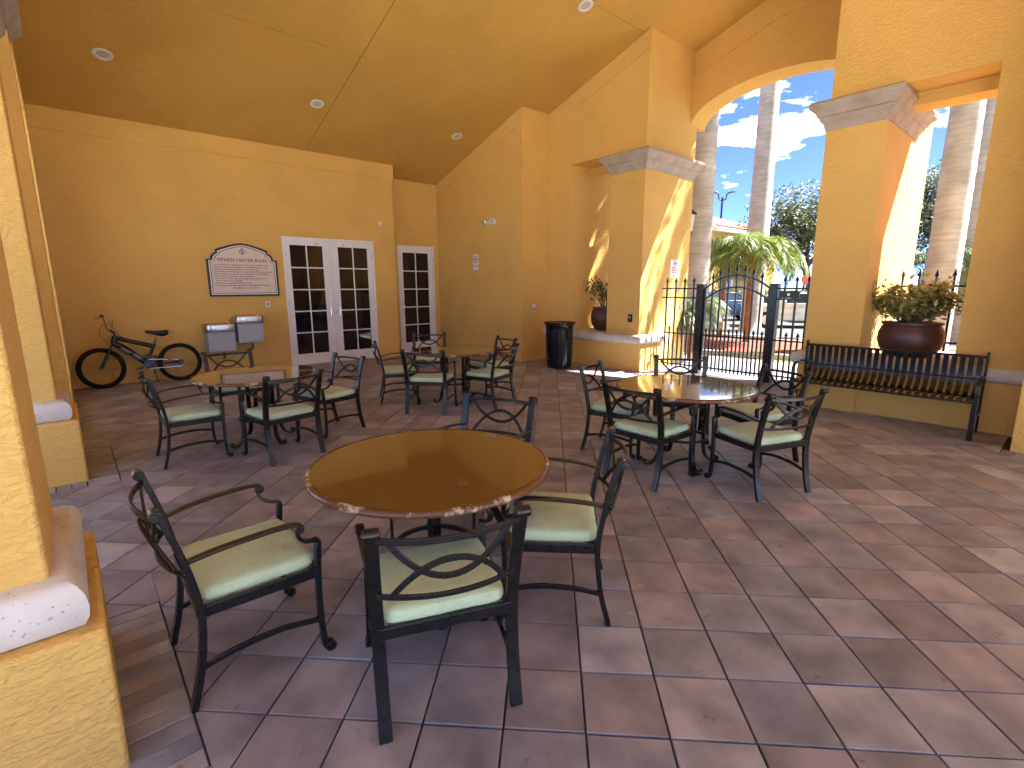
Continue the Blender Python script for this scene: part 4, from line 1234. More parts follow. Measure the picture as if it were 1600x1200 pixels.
def leaf_quad(mb, p, d, n, L, W):
    d = d.normalized(); s = d.cross(n)
    if s.length < 1e-3: s = d.cross(Vector((0.3, 0.7, 0.2)))
    s.normalize(); u = s.cross(d)
    a = p; b = p + d * L * 0.5 + u * L * 0.05; c = p + d * L - u * L * 0.10
    mb.add([a, b - s * W / 2, c, b + s * W / 2], [(0, 1, 2, 3)])
def pot(name, loc, prof, lab):
    t = empty(name, loc); tag(t, lab, 'plant pot')
    H = max(z for r_, z in prof)
    MB().lathe(prof, 48).build('bowl', M['pot'], t, smooth=radians(50))
    rr = prof[-1][0]
    so = MB().lathe([(0.001, H - 0.075), (rr - 0.005, H - 0.085), (rr - 0.005, H - 0.10), (0.001, H - 0.10)], 30).build('soil', M['soil'], t)
    return t
ZL = 0.73
pot('wide_pot', (-0.47, 6.78, ZL), [(0.001, 0), (0.22, 0), (0.25, 0.02), (0.315, 0.10), (0.342, 0.20), (0.338, 0.30), (0.305, 0.375), (0.296, 0.392), (0.318, 0.402), (0.318, 0.425), (0.30, 0.432), (0.285, 0.42), (0.275, 0.36)], 'wide brown bowl pot on the ledge above the bench')
rl = random.Random(11)
def shrub(name, loc, base_z, stems, spread, height, nleaf, L, W, mat, lab, seed, squash=1.0):
    rl = random.Random(seed)
    t = empty(name, loc); tag(t, lab, 'plant')
    st = MB(); lv = MB()
    for k in range(stems):
        a = 2 * pi * (k + rl.random() * 0.7) / stems; rad = spread * rl.uniform(0.35, 1.0); h = height * rl.uniform(0.55, 1.0)
        pts = catmull([(0.04 * cos(a), 0.04 * sin(a), base_z), (rad * 0.35 * cos(a), rad * 0.35 * sin(a) * squash, base_z + h * 0.5), (rad * 0.8 * cos(a + .2), rad * 0.8 * sin(a + .2) * squash, base_z + h * 0.85), (rad * cos(a + .3), rad * sin(a + .3) * squash, base_z + h)], 4)
        st.sweep(pts, 0.007, None, n=5, taper=(1.0, 0.4))
        for q in range(nleaf):
            i = int((0.28 + 0.72 * rl.random() ** 0.8) * (len(pts) - 1)); p = pts[i] + Vector((rl.gauss(0, .055), rl.gauss(0, .055) * squash, rl.gauss(0, .05)))
            d = Vector((rl.gauss(0, 1), rl.gauss(0, 1), rl.gauss(0.25, 0.7)))
            leaf_quad(lv, p, d, Vector((rl.gauss(0, .4), rl.gauss(0, .4), 1)), L * rl.uniform(0.6, 1.2), W * rl.uniform(0.7, 1.2))
    st.build('stem', M['bark'], t, smooth=radians(60)); lv.build('foliage', mat, t, fix=False)
    return t
shrub('croton_shrub', (-0.47, 6.78, ZL), 0.34, 34, 0.56, 0.52, 80, 0.09, 0.045, M['croton'], 'bushy yellow green shrub in the wide bowl pot', 4, 0.75)
pot('tall_pot', (-5.78, 7.33, 0.70), [(0.001, 0), (0.17, 0), (0.20, 0.02), (0.27, 0.13), (0.295, 0.26), (0.285, 0.38), (0.25, 0.455), (0.262, 0.462), (0.262, 0.485), (0.245, 0.49), (0.232, 0.47), (0.228, 0.40)], 'round dark pot on the ledge, half behind the corner pier')
shrub('leafy_shrub', (-5.78, 7.33, 0.70), 0.40, 16, 0.46, 0.68, 30, 0.085, 0.042, M['ficus'], 'sparse dark-leaved shrub in the round pot beside the corner pier', 9)

# ------------------------------------------------------------------ bicycle against the door wall
bk = empty('bicycle', (XW + 0.26, -0.36, 0)); tag(bk, 'black mountain bicycle leaning by the door wall, left of the fountains', 'bicycle')
def wheel(name, yc, rz):
    w_ = empty(name, (0, yc, 0.325), 0, bk); w_.rotation_euler = (0, 0, rz)
    R_ = 0.30
    ring = lambda r_: [(0, r_ * cos(2 * pi * k / 48), r_ * sin(2 * pi * k / 48)) for k in range(48)]
    MB().sweep(ring(R_), 0.037, None, ref=(1, 0, 0), closed=True, n=10).build('tyre', M['rubber'], w_, smooth=radians(80))
    MB().sweep(ring(R_ - 0.028), 0.024, 0.014, ref=(1, 0, 0), closed=True).build('rim', M['bikeblack'], w_, smooth=radians(40))
    MB().sweep([(-0.05, 0, 0), (0.05, 0, 0)], 0.02, None, n=12).build('hub', M['bikegrey'], w_, smooth=radians(60))
    sp = MB()
    for k in range(28):
        a = 2 * pi * k / 28; b = a + (0.9 if k % 2 else -0.9)
        sp.sweep([(0.03 if k % 4 < 2 else -0.03, 0.02 * cos(b), 0.02 * sin(b)), (0, (R_ - 0.03) * cos(a), (R_ - 0.03) * sin(a))], 0.0016, None, n=4)
    sp.build('spokes', M['steel'], w_)
    return w_
# local y = world Y + 0.36
fh, rh = -0.55, 0.55
wf = wheel('front_wheel', fh, radians(-16)); wr_ = wheel('rear_wheel', rh, 0)
HT, HB = Vector((0, -0.31, 0.84)), Vector((0, -0.355, 0.715)); BBk = Vector((0, 0.10, 0.335)); ST = Vector((0, 0.20, 0.63)); SP = Vector((0, 0.245, 0.77))
fr = MB()
fr.sweep([HT, HB], 0.040, None, n=12)
fr.sweep(catmull([HT + Vector((0, 0.01, -0.03)), Vector((0, -0.10, 0.735)), Vector((0, 0.08, 0.675)), ST], 4), 0.036, None, n=10)
fr.sweep(catmull([HB + Vector((0, 0.0, 0.02)), Vector((0, -0.18, 0.60)), Vector((0, -0.03, 0.45)), BBk], 4), 0.050, None, n=10)
fr.sweep([ST + Vector((0, 0.01, 0.04)), Vector((0, 0.14, 0.51)), Vector((0, 0.02, 0.43))], 0.024, None, n=10)
fr.build('frame', M['bikeblack'], bk, smooth=radians(50))
dc = MB()
for a, b in ((0.22, 0.45), (0.55, 0.75)):
    p0, p1 = HB.lerp(BBk, a), HB.lerp(BBk, b)
    dc.sweep([p0 + Vector((0.003, 0, 0.012)), p1 + Vector((0.003, 0, 0.0))], 0.0512, None, n=10)
dc.build('decal', M['bikegrey'], bk, smooth=radians(50))
sa = MB()
for s in (-1, 1):
    sa.sweep([Vector((s * 0.03, 0.10, 0.335)), Vector((s * 0.055, rh, 0.325))], 0.014, None, n=8)
    sa.sweep([Vector((s * 0.055, rh, 0.325)), Vector((s * 0.04, 0.27, 0.44)), Vector((0, 0.14, 0.455))], 0.009, None, n=8)
    sa.sweep([Vector((s * 0.04, 0.27, 0.44)), Vector((s * 0.03, 0.20, 0.35))], 0.009, None, n=8)
sa.build('swing_arm', M['bikeblack'], bk, smooth=radians(50))
MB().sweep([(0, 0.14, 0.45), (0, 0.0, 0.475)], 0.024, None, n=12).build('rear_shock', M['bikegrey'], bk, smooth=radians(50))
fk = MB()
for s in (-1, 1):
    fk.sweep([(s * 0.055, -0.395, 0.64), (s * 0.055, -0.55, 0.325)], 0.022, None, n=10)
fk.sweep([(-0.055, -0.395, 0.645), (0.055, -0.395, 0.645)], 0.02, None, n=10); fk.sweep([(0, -0.355, 0.715), (0, -0.392, 0.645)], 0.018, None, n=10)
fk.build('fork', M['bikeblack'], bk, smooth=radians(50))
hb = MB()
hb.sweep([(0, -0.31, 0.84), (0, -0.32, 0.90), (0, -0.37, 0.945)], 0.018, None, n=10)
hb.build('stem', M['bikeblack'], bk, smooth=radians(60))
bar = empty('handlebar', (0, -0.37, 0.945), 0, bk); bar.rotation_euler = (0, 0, radians(-20))
MB().sweep(catmull([(-0.30, 0.02, 0.22), (-0.22, 0.005, 0.22), (-0.10, 0.0, 0.03), (0, 0, 0), (0.10, 0.0, 0.03), (0.22, 0.005, 0.22), (0.30, 0.02, 0.22)], 5), 0.0125, None, n=10).build('bar', M['chrome'], bar, smooth=radians(60))
for s in (-1, 1):
    MB().sweep([(s * 0.24, 0.008, 0.22), (s * 0.345, 0.025, 0.22)], 0.018, None, n=10).build('grip', M['rubber'], bar, smooth=radians(60))
    MB().sweep([(s * 0.22, -0.01, 0.215), (s * 0.25, -0.05, 0.19), (s * 0.32, -0.06, 0.185)], 0.007, None, n=6).build('brake_lever', M['bikeblack'], bar, smooth=radians(60))
sp = MB().sweep([ST, SP], 0.014, None, n=10); sp.build('seat_post', M['bikegrey'], bk, smooth=radians(60))
sv = MB(); n = 16; rows = []
secs = [(-0.170, 0.012, 0.925, .25), (-0.15, 0.022, 0.93, .4), (-0.08, 0.030, 0.918, .5), (0.0, 0.048, 0.908, .8), (0.06, 0.078, 0.912, 1.15), (0.11, 0.086, 0.922, 1.25), (0.145, 0.070, 0.922, 1.0), (0.160, 0.03, 0.91, .5)]
vs = []; fs = []
for (y, hw, z, tk) in secs:
    for k in range(n):
        a = 2 * pi * k / n
        vs.append((hw * cos(a), 0.275 + y, z - 0.045 + (0.030 if sin(a) > 0 else 0.062 * tk) * sin(a)))
for i in range(len(secs) - 1):
    for k in range(n): fs.append((i * n + k, i * n + (k + 1) % n, (i + 1) * n + (k + 1) % n, (i + 1) * n + k))
fs.append(tuple(range(n - 1, -1, -1))); fs.append(tuple((len(secs) - 1) * n + k for k in range(n)))
sd_ = sv.add(vs, fs).build('saddle', M['leather'], bk, smooth=radians(60))
cr2 = empty('crank', (0, 0.10, 0.335), 0, bk)
MB().sweep([(0.045, 0, 0), (0.052, 0, 0)], 0.085, None, n=28).build('chainring', M['bikeblack'], cr2, smooth=radians(40))
MB().sweep([(0.06, 0, 0), (0.06, -0.15, -0.06)], 0.012, 0.024, ref=(1, 0, 0)).build('crank_arm', M['bikegrey'], cr2)
MB().sweep([(-0.06, 0, 0), (-0.06, 0.15, 0.06)], 0.012, 0.024, ref=(1, 0, 0)).build('crank_arm', M['bikegrey'], cr2)
for s in (1, -1):
    MB().box(s * 0.07, s * 0.15, -s * 0.15 - 0.045, -s * 0.15 + 0.045, -s * 0.06 - 0.012, -s * 0.06 + 0.012).build('pedal', M['bikeblack'], cr2, bevel=0.004)
ch = MB().sweep([(0.05, 0.10, 0.415), (0.05, rh, 0.375)], 0.005, 0.009, ref=(1, 0, 0)); ch.sweep([(0.05, 0.10, 0.255), (0.05, rh, 0.255)], 0.005, 0.009, ref=(1, 0, 0))
ch.build('chain', M['steel'], bk)
MB().sweep([(0.03, rh, 0.325), (0.055, rh, 0.325)], 0.055, None, n=20).build('cassette', M['bikeblack'], bk, smooth=radians(40))
MB().sweep([(0.055, rh, 0.325), (0.06, rh + 0.06, 0.27), (0.06, rh + 0.02, 0.23)], 0.012, 0.02, ref=(1, 0, 0)).build('derailleur', M['bikegrey'], bk)
MB().sweep([(-0.03, 0.14, 0.33), (-0.09, 0.20, 0.0)], 0.008, None, n=8).build('kickstand', M['bikeblack'], bk)
MB().sweep(catmull([(0.1, -0.36, 1.05), (0.06, -0.48, 1.0), (0.02, -0.5, 0.85), (0.01, -0.40, 0.70)], 5), 0.0035, None, n=5).build('brake_cable', M['rubber'], bk)
MB().sweep(catmull([(0.05, -0.36, 1.08), (0.02, -0.30, 0.93), (0.0, -0.20, 0.80), (0.0, -0.05, 0.74)], 5), 0.0035, None, n=5).build('brake_cable', M['rubber'], bk)
bk.rotation_euler = (0, radians(-5), 0)
# ------------------------------------------------------------------ black picket fence and gate in the arch bay
YG = 7.62
PICK, SHORT = None, None
def picket_mesh(h, w_=0.026, tip=0.10):
    mb = MB().box(-w_ / 2, w_ / 2, -w_ / 2, w_ / 2, 0, h - tip)
    a = w_ * 0.95
    mb.add([(-a, -a, h - tip), (a, -a, h - tip), (a, a, h - tip), (-a, a, h - tip), (0, 0, h)], [(0, 1, 4), (1, 2, 4), (2, 3, 4), (3, 0, 4), (3, 2, 1, 0)])
    return mb.mesh('picket', M['black'])
pm_cache = {}
def picket(parent, x, h, z0=0.06, tip=0.10):
    k = (round(h - z0, 2), tip)
    if k not in pm_cache: pm_cache[k] = picket_mesh(h - z0, tip=tip)
    o = bpy.data.objects.new('picket', pm_cache[k]); link(o, parent); o.location = (x, 0, z0)
def panel(x0, x1, lab, n, rails=(1.57, 1.40, 0.72, 0.12), zt=1.79, zs=0.87, short=True, y=YG, z0=0.06):
    t = empty('picket_fence', ((x0 + x1) / 2, y, 0)); tag(t, lab, 'fence', 'black picket fence panels')
    L = (x1 - x0) / 2
    for z in rails:
        MB().box(-L, L, -0.013, 0.013, z - 0.013, z + 0.013).build('rail', M['black'], t)
    for k in range(n):
        x = -L + 2 * L * (k + 0.5) / n
        picket(t, x, zt, z0)
        if short and k < n - 1: picket(t, x + L / n, zs, z0, 0.07)
    return t
panel(-4.60, -3.85, 'short black picket fence between the corner pier and the gate', 4)
panel(-2.43, -1.55, 'short black picket fence between the gate and the bench column', 5)
for x, nm in ((-3.795, 'left'), (-2.495, 'right')):
    t = empty('gate_post', (x, YG, 0)); tag(t, 'square black gate post nearer the corner pier' if nm == 'left' else 'square black gate post nearer the bench', 'post', 'black gate posts')
    MB().box(-0.065, 0.065, -0.065, 0.065, -0.03, 1.63).build('post', M['black'], t, bevel=0.004)
    MB().box(-0.072, 0.072, -0.072, 0.072, 1.63, 1.65).build('cap', M['black'], t, bevel=0.004)
gt = empty('arched_gate', (-3.145, YG, 0)); tag(gt, 'black arched picket gate closed under the arch', 'gate')
GL = 0.575
for s in (-1, 1):
    MB().box(s * GL - 0.025, s * GL + 0.025, -0.022, 0.022, 0.06, 1.58).build('stile', M['black'], gt, bevel=0.003)
def arc_z(x, z0): return z0 + 0.225 * (1 - (x / GL) ** 2)
for z0 in (1.57, 1.37):
    MB().sweep([(-GL + 2 * GL * k / 24, 0, arc_z(-GL + 2 * GL * k / 24, z0)) for k in range(25)], 0.030, 0.026, ref=(0, 0, 1)).build('arched_rail', M['black'], gt)
for z in (0.72, 0.12):
    MB().box(-GL, GL, -0.013, 0.013, z - 0.014, z + 0.014).build('rail', M['black'], gt)
NP = 7
for k in range(NP):
    x = -GL + 2 * GL * (k + 1) / (NP + 1)
    picket(gt, x, arc_z(x, 1.57) + 0.185)
for k in range(NP + 1):
    picket(gt, -GL + 2 * GL * (k + 0.5) / (NP + 1), 0.87, 0.06, 0.07)
lk = empty('gate_lock_box', (-2.24, YG - 0.05, 1.475)); tag(lk, 'black lock box hung on the fence right of the gate', 'lock box')
MB().box(-0.15, 0.15, -0.05, 0.03, -0.055, 0.055).build('housing', M['black'], lk, bevel=0.01)
MB().box(-0.02, 0.02, -0.058, -0.05, -0.02, 0.02).build('keyhole', M['steel'], lk)
panel(CX1 + 0.02, RX0 - 0.005, 'black picket fence across the opening behind the wide pot', 5, (1.60, 1.40, 0.86), 1.83, 1.0, False, 7.50, 0.74)
panel(OX0 + 0.02, OX1 - 0.01, 'black picket fence behind the shrub in the round pot', 5, (1.52, 1.36, 0.84), 1.74, 1.0, False, 8.15, 0.70)

# ------------------------------------------------------------------ palms and trees beyond the gate
def ray(u, v, t):
    return CAM + (FWD + RIGHT * ((u - 800) / F_PX) - UP * ((v - 600) / F_PX)) * t
def palm_trunk_mat():
    m, nt, b = new_mat('grey ringed palm trunk')
    g = N(nt, 'ShaderNodeNewGeometry'); sp = N(nt, 'ShaderNodeSeparateXYZ'); nt.links.new(g.outputs['Position'], sp.inputs[0])
    n = N(nt, 'ShaderNodeTexNoise', Scale=2.2, Detail=6.0); nt.links.new(g.outputs['Position'], n.inputs['Vector'])
    mp = N(nt, 'ShaderNodeMapping'); mp.inputs['Scale'].default_value = (0.9, 0.9, 9.0)
    nt.links.new(g.outputs['Position'], mp.inputs['Vector'])
    n2 = N(nt, 'ShaderNodeTexNoise', Scale=1.6, Detail=5.0, Roughness=0.65); nt.links.new(mp.outputs[0], n2.inputs['Vector'])
    rp = N(nt, 'ShaderNodeValToRGB')
    rp.color_ramp.elements[0].position = 0.32; rp.color_ramp.elements[0].color = (0.30, 0.265, 0.235, 1)
    rp.color_ramp.elements[1].position = 0.56; rp.color_ramp.elements[1].color = (0.40, 0.36, 0.325, 1)
    nt.links.new(n2.outputs['Fac'], rp.inputs['Fac'])
    mx = N(nt, 'ShaderNodeMixRGB', blend_type='OVERLAY'); mx.inputs['Fac'].default_value = 0.5
    nt.links.new(rp.outputs['Color'], mx.inputs['Color1']); nt.links.new(n.outputs['Fac'], mx.inputs['Color2'])
    nt.links.new(mx.outputs['Color'], b.inputs['Base Color'])
    bp = N(nt, 'ShaderNodeBump', Strength=0.4, Distance=0.015); nt.links.new(n2.outputs['Fac'], bp.inputs['Height']); nt.links.new(bp.outputs['Normal'], b.inputs['Normal'])
    b.inputs['Roughness'].default_value = 0.9
    return m
M['palmtrunk'] = palm_trunk_mat()
M['fronds'] = leaf_mat('feather palm fronds', (0.075, 0.12, 0.025), (0.20, 0.27, 0.05), (0.34, 0.38, 0.07), trans=0.4)
M['fronds2'] = leaf_mat('grey green palm fronds', (0.07, 0.105, 0.05), (0.17, 0.22, 0.11), (0.26, 0.30, 0.16), trans=0.35)
M['crownshaft'] = plain('green crownshaft', (0.10, 0.15, 0.05), 0.5, var=0.2)
M['fibre'] = plain('orange brown palm fibre', (0.24, 0.10, 0.045), 0.9, var=0.4, vscale=6, bump=0.8, bscale=30)

def fronds(mb, rachis, top, n, L, el0, droop, nl, ll, lw, rr, up=0.0):
    for k in range(n):
        a = 2 * pi * k / n + rr.uniform(-.2, .2); el = el0 + rr.uniform(-0.55, 0.35); Lk = L * rr.uniform(0.8, 1.1)
        d = Vector((cos(a), sin(a), 0)); p = Vector(top); pts = [p.copy()]; e = el; seg = 12
        for q in range(seg):
            p = p + (d * cos(e) + Vector((0, 0, 1)) * sin(e)) * (Lk / seg); e -= droop / seg * (0.6 + 0.9 * q / seg); pts.append(p.copy())
        rachis.sweep(pts, 0.011 * (L / 1.5) ** 0.5, None, n=4, taper=(1.0, 0.25))
        side = d.cross(Vector((0, 0, 1)))
        for q in range(nl):
            f_ = 0.12 + 0.88 * q / nl; i = min(seg - 1, int(f_ * seg)); fr_ = f_ * seg - i
            b = pts[i].lerp(pts[i + 1], fr_); tdir = (pts[i + 1] - pts[i]).normalized()
            l_ = ll * (0.45 + 0.75 * sin(pi * min(1, f_ * 0.92 + 0.08))) * rr.uniform(0.85, 1.1)
            for s in (-1, 1):
                dd = (side * s * 0.85 + tdir * 0.62 + Vector((0, 0, up - 0.25 + rr.uniform(-.22, .22)))).normalized()
                m_ = b + dd * l_ * 0.55; en = b + dd * l_ + Vector((0, 0, -0.32 * l_))
                w = tdir * lw
                mb.add([b, m_ - w, en, m_ + w], [(0, 1, 2, 3)])
def palm(name, base, h, r0, r1, lab, seed, crown=True, bulge=0.06):
    rr = random.Random(seed)
    t = empty(name, base); tag(t, lab, 'palm tree', 'palms beyond the gate')
    prof = []
    for k in range(61):
        f_ = k / 60; r_ = r0 + (r1 - r0) * f_ + bulge * math.exp(-((f_ - 0.25) / 0.25) ** 2) * r0
        if k == 0: r_ *= 1.22
        r_ *= 1 + 0.012 * (1 if k % 2 else -1)
        prof.append((r_, f_ * h))
    MB().lathe(prof, 28).build('trunk', M['palmtrunk'], t, smooth=radians(70))
    if crown:
        MB().lathe([(r1 * 1.08, h - 0.05), (r1 * 1.15, h + 0.3), (r1 * 0.8, h + 1.1), (0.08, h + 1.7)], 20).build('crownshaft', M['crownshaft'], t, smooth=radians(60))
        lv, rc = MB(), MB(); fronds(lv, rc, (0, 0, h + 1.5), 21, 3.8, 0.75, 2.1, 50, 0.8, 0.04, rr)
        c = lv.build('crown', M['fronds'], t, fix=False); rc.build('frond_stems', M['crownshaft'], c, fix=False)
    return t
def ground_at(u, v, t):
    p = ray(u, v, t); return (p.x, p.y, -0.08)
palm('royal_palm', ground_at(1090, 400, 13.0), 10.5, 0.30, 0.27, 'grey royal palm trunk right behind the corner pier', 21)
palm('royal_palm', ground_at(1190, 300, 18.5), 12.5, 0.37, 0.31, 'grey royal palm trunk in the middle of the arch', 22)
palm('royal_palm', ground_at(1484, 350, 11.5), 11.0, 0.31, 0.28, 'brown royal palm trunk seen through the opening over the bench', 23)
palm('royal_palm', ground_at(1535, 300, 14.5), 11.0, 0.28, 0.26, 'pale palm trunk at the right edge of the opening over the bench', 24)

def small_palm(base, h, r_, n, L, lab, seed, mat, tm):
    rr = random.Random(seed)
    t = empty('feather_palm', base); tag(t, lab, 'palm tree', 'palms beyond the gate')
    prof = [(r_ * (1.25 if k == 0 else 1.0) * (1 + 0.05 * (k % 2)), h * k / 30) for k in range(31)] + [(r_ * 1.35, h * 1.05), (r_ * 1.2, h * 1.14), (r_ * .4, h * 1.2)]
    MB().lathe(prof, 16).build('trunk', tm, t, smooth=radians(60))
    lv, rc = MB(), MB(); fronds(lv, rc, (0, 0, h * 1.15), n, L, 0.85, 2.7, 58, 0.42, 0.014, rr)
    c = lv.build('crown', mat, t, fix=False); rc.build('frond_stems', M['crownshaft'], c, fix=False)
small_palm((-5.17, 12.75, 0.02), 2.05, 0.09, 30, 1.75, 'bright yellow green feather palm with orange trunk in the red mulch', 31, M['fronds'], M['fibre'])
small_palm(ground_at(1128, 470, 15.8), 2.35, 0.085, 30, 1.75, 'grey green feather palm behind the left half of the gate', 32, M['fronds2'], M['fibre'])
small_palm(ground_at(1455, 420, 15.5), 2.0, 0.10, 26, 1.9, 'feather palm seen left of the trunk over the bench', 33, M['fronds2'], M['fibre'])
small_palm(ground_at(1545, 400, 15.0), 2.0, 0.10, 24, 1.9, 'feather palm seen right of the trunk over the bench', 34, M['fronds'], M['fibre'])
small_palm(ground_at(1083, 470, 10.9), 1.0, 0.06, 14, 0.85, 'low feather palm tucked behind the corner pier', 35, M['fronds2'], M['fibre'])

M['oak'] = leaf_mat('live oak leaves', (0.045, 0.065, 0.028), (0.12, 0.15, 0.07), (0.20, 0.22, 0.12), trans=0.2)
M['oak2'] = leaf_mat('grey green tree leaves', (0.07, 0.085, 0.05), (0.15, 0.17, 0.10), (0.24, 0.25, 0.17), trans=0.2)
M['oakbark'] = plain('oak bark', (0.13, 0.10, 0.085), 0.95, var=0.3, vscale=5, bump=0.6, bscale=14)
def tree(base, h, rad, lab, seed, mat, nl=7000, ls=0.24, low=0.35, flat=0.75, name='oak_tree'):
    rr = random.Random(seed)
    t = empty(name, base); tag(t, lab, 'tree', 'trees beyond the parking lot')
    tr = MB(); tips = []
    def grow(p, d, L, r_, lev):
        pts = [p]; q = p.copy(); dd = d.copy()
        for k in range(4):
            dd = (dd + Vector((rr.gauss(0, .16), rr.gauss(0, .16), rr.gauss(0.02, .10)))).normalized(); q = q + dd * L / 4; pts.append(q.copy())
        tr.sweep(pts, r_, None, n=6, taper=(1.0, 0.6))
        if lev >= 3: tips.extend(pts[1:]); return
        if lev == 2: tips.extend(pts[2:])
        for k in range(rr.choice((3, 3, 4)) if lev else 5):
            a = rr.uniform(0, 2 * pi); sp = rr.uniform(0.45, 0.95)
            nd = (dd + Vector((cos(a), sin(a), rr.uniform(-0.15, 0.35))) * sp).normalized()
            grow(pts[-1] if k else pts[rr.choice((2, 3))], nd, L * rr.uniform(0.62, 0.82), r_ * 0.58, lev + 1)
    grow(Vector((0, 0, 0)), Vector((0, 0, 1)), h * low, rad * 0.065, 0)
    # fit branch tips into the crown ellipsoid
    tr.build('trunk', M['oakbark'], t, smooth=radians(60))
    lv = MB(); zc0 = h * (low + (1 - low) * 0.45)
    for q in range(nl):
        if tips and rr.random() < 0.72:
            c = rr.choice(tips); p = c + Vector((rr.gauss(0, .5), rr.gauss(0, .5), rr.gauss(0, .38)))
        else:
            while True:
                v = Vector((rr.uniform(-1, 1), rr.uniform(-1, 1), rr.uniform(-1, 1)))
                if v.length <= 1 and mnoise.noise(v * 2.6 + Vector((seed, 0, 0))) > -0.02: break
            p = Vector((v.x * rad, v.y * rad, zc0 + v.z * h * (1 - low) * 0.58 * flat + 0.3))
        leaf_quad(lv, p, Vector((rr.gauss(0, 1), rr.gauss(0, 1), rr.gauss(0, .6))), Vector((rr.gauss(0, .5), rr.gauss(0, .5), 1)), ls * rr.uniform(.6, 1.3), ls * 0.55)
    lv.build('crown', mat, t, fix=False)
tree(ground_at(1262, 400, 33), 8.6, 4.4, 'big live oak filling the right side of the arch', 41, M['oak'], 11000)
tree(ground_at(1445, 400, 27), 8.2, 4.4, 'grey green oak behind the trunk over the bench', 42, M['oak2'], 10000)
tree(ground_at(1560, 400, 29), 8.6, 4.6, 'grey green oak at the right edge of the opening over the bench', 43, M['oak2'], 9000)
tree(ground_at(1165, 420, 46), 6.6, 4.0, 'far small tree right of the lamp post', 44, M['oak2'], 5000, 0.3)
tree(ground_at(1355, 400, 40), 8.0, 5.0, 'far tree between the two oaks', 45, M['oak'], 5000, 0.3)
tree(ground_at(1060, 420, 50), 6.5, 4.5, 'far tree left of the lamp post', 46, M['oak'], 4000, 0.32)

# clipped hedge along the far kerb
M['hedge'] = leaf_mat('hedge leaves', (0.05, 0.085, 0.02), (0.13, 0.19, 0.05), trans=0.2)
def hedge(x0, x1, y0, y1, h, lab, n, seed):
    rr = random.Random(seed); t = empty('clipped_hedge', ((x0 + x1) / 2, (y0 + y1) / 2, -0.1)); tag(t, lab, 'hedge')
    L, W = (x1 - x0) / 2, (y1 - y0) / 2
    MB().box(-L + .1, L - .1, -W + .1, W - .1, 0, h - 0.12).build('core', M['oakbark'], t)
    lv = MB()
    for q in range(n):
        f_ = rr.random(); x = rr.uniform(-L, L)
        if f_ < 0.5: p = Vector((x, -W + rr.uniform(-.06, .08), rr.uniform(0, h)))
        elif f_ < 0.85: p = Vector((x, rr.uniform(-W, W), h + rr.uniform(-.1, .08)))
        else: p = Vector((rr.choice((-L, L)), rr.uniform(-W, W), rr.uniform(0, h)))
        leaf_quad(lv, p, Vector((rr.gauss(0, 1), rr.gauss(-.5, 1), rr.gauss(.3, 1))), Vector((0, -1, 1)), 0.2 * rr.uniform(.6, 1.2), 0.12)
    lv.build('foliage', M['hedge'], t, fix=False)
hedge(-26, 14, 27.6, 28.8, 1.3, 'long clipped hedge behind the parked cars', 14000, 51)
hedge(-12.4, -8.0, 13.6, 14.6, 1.0, 'short clipped hedge left of the mulch bed', 2600, 52)

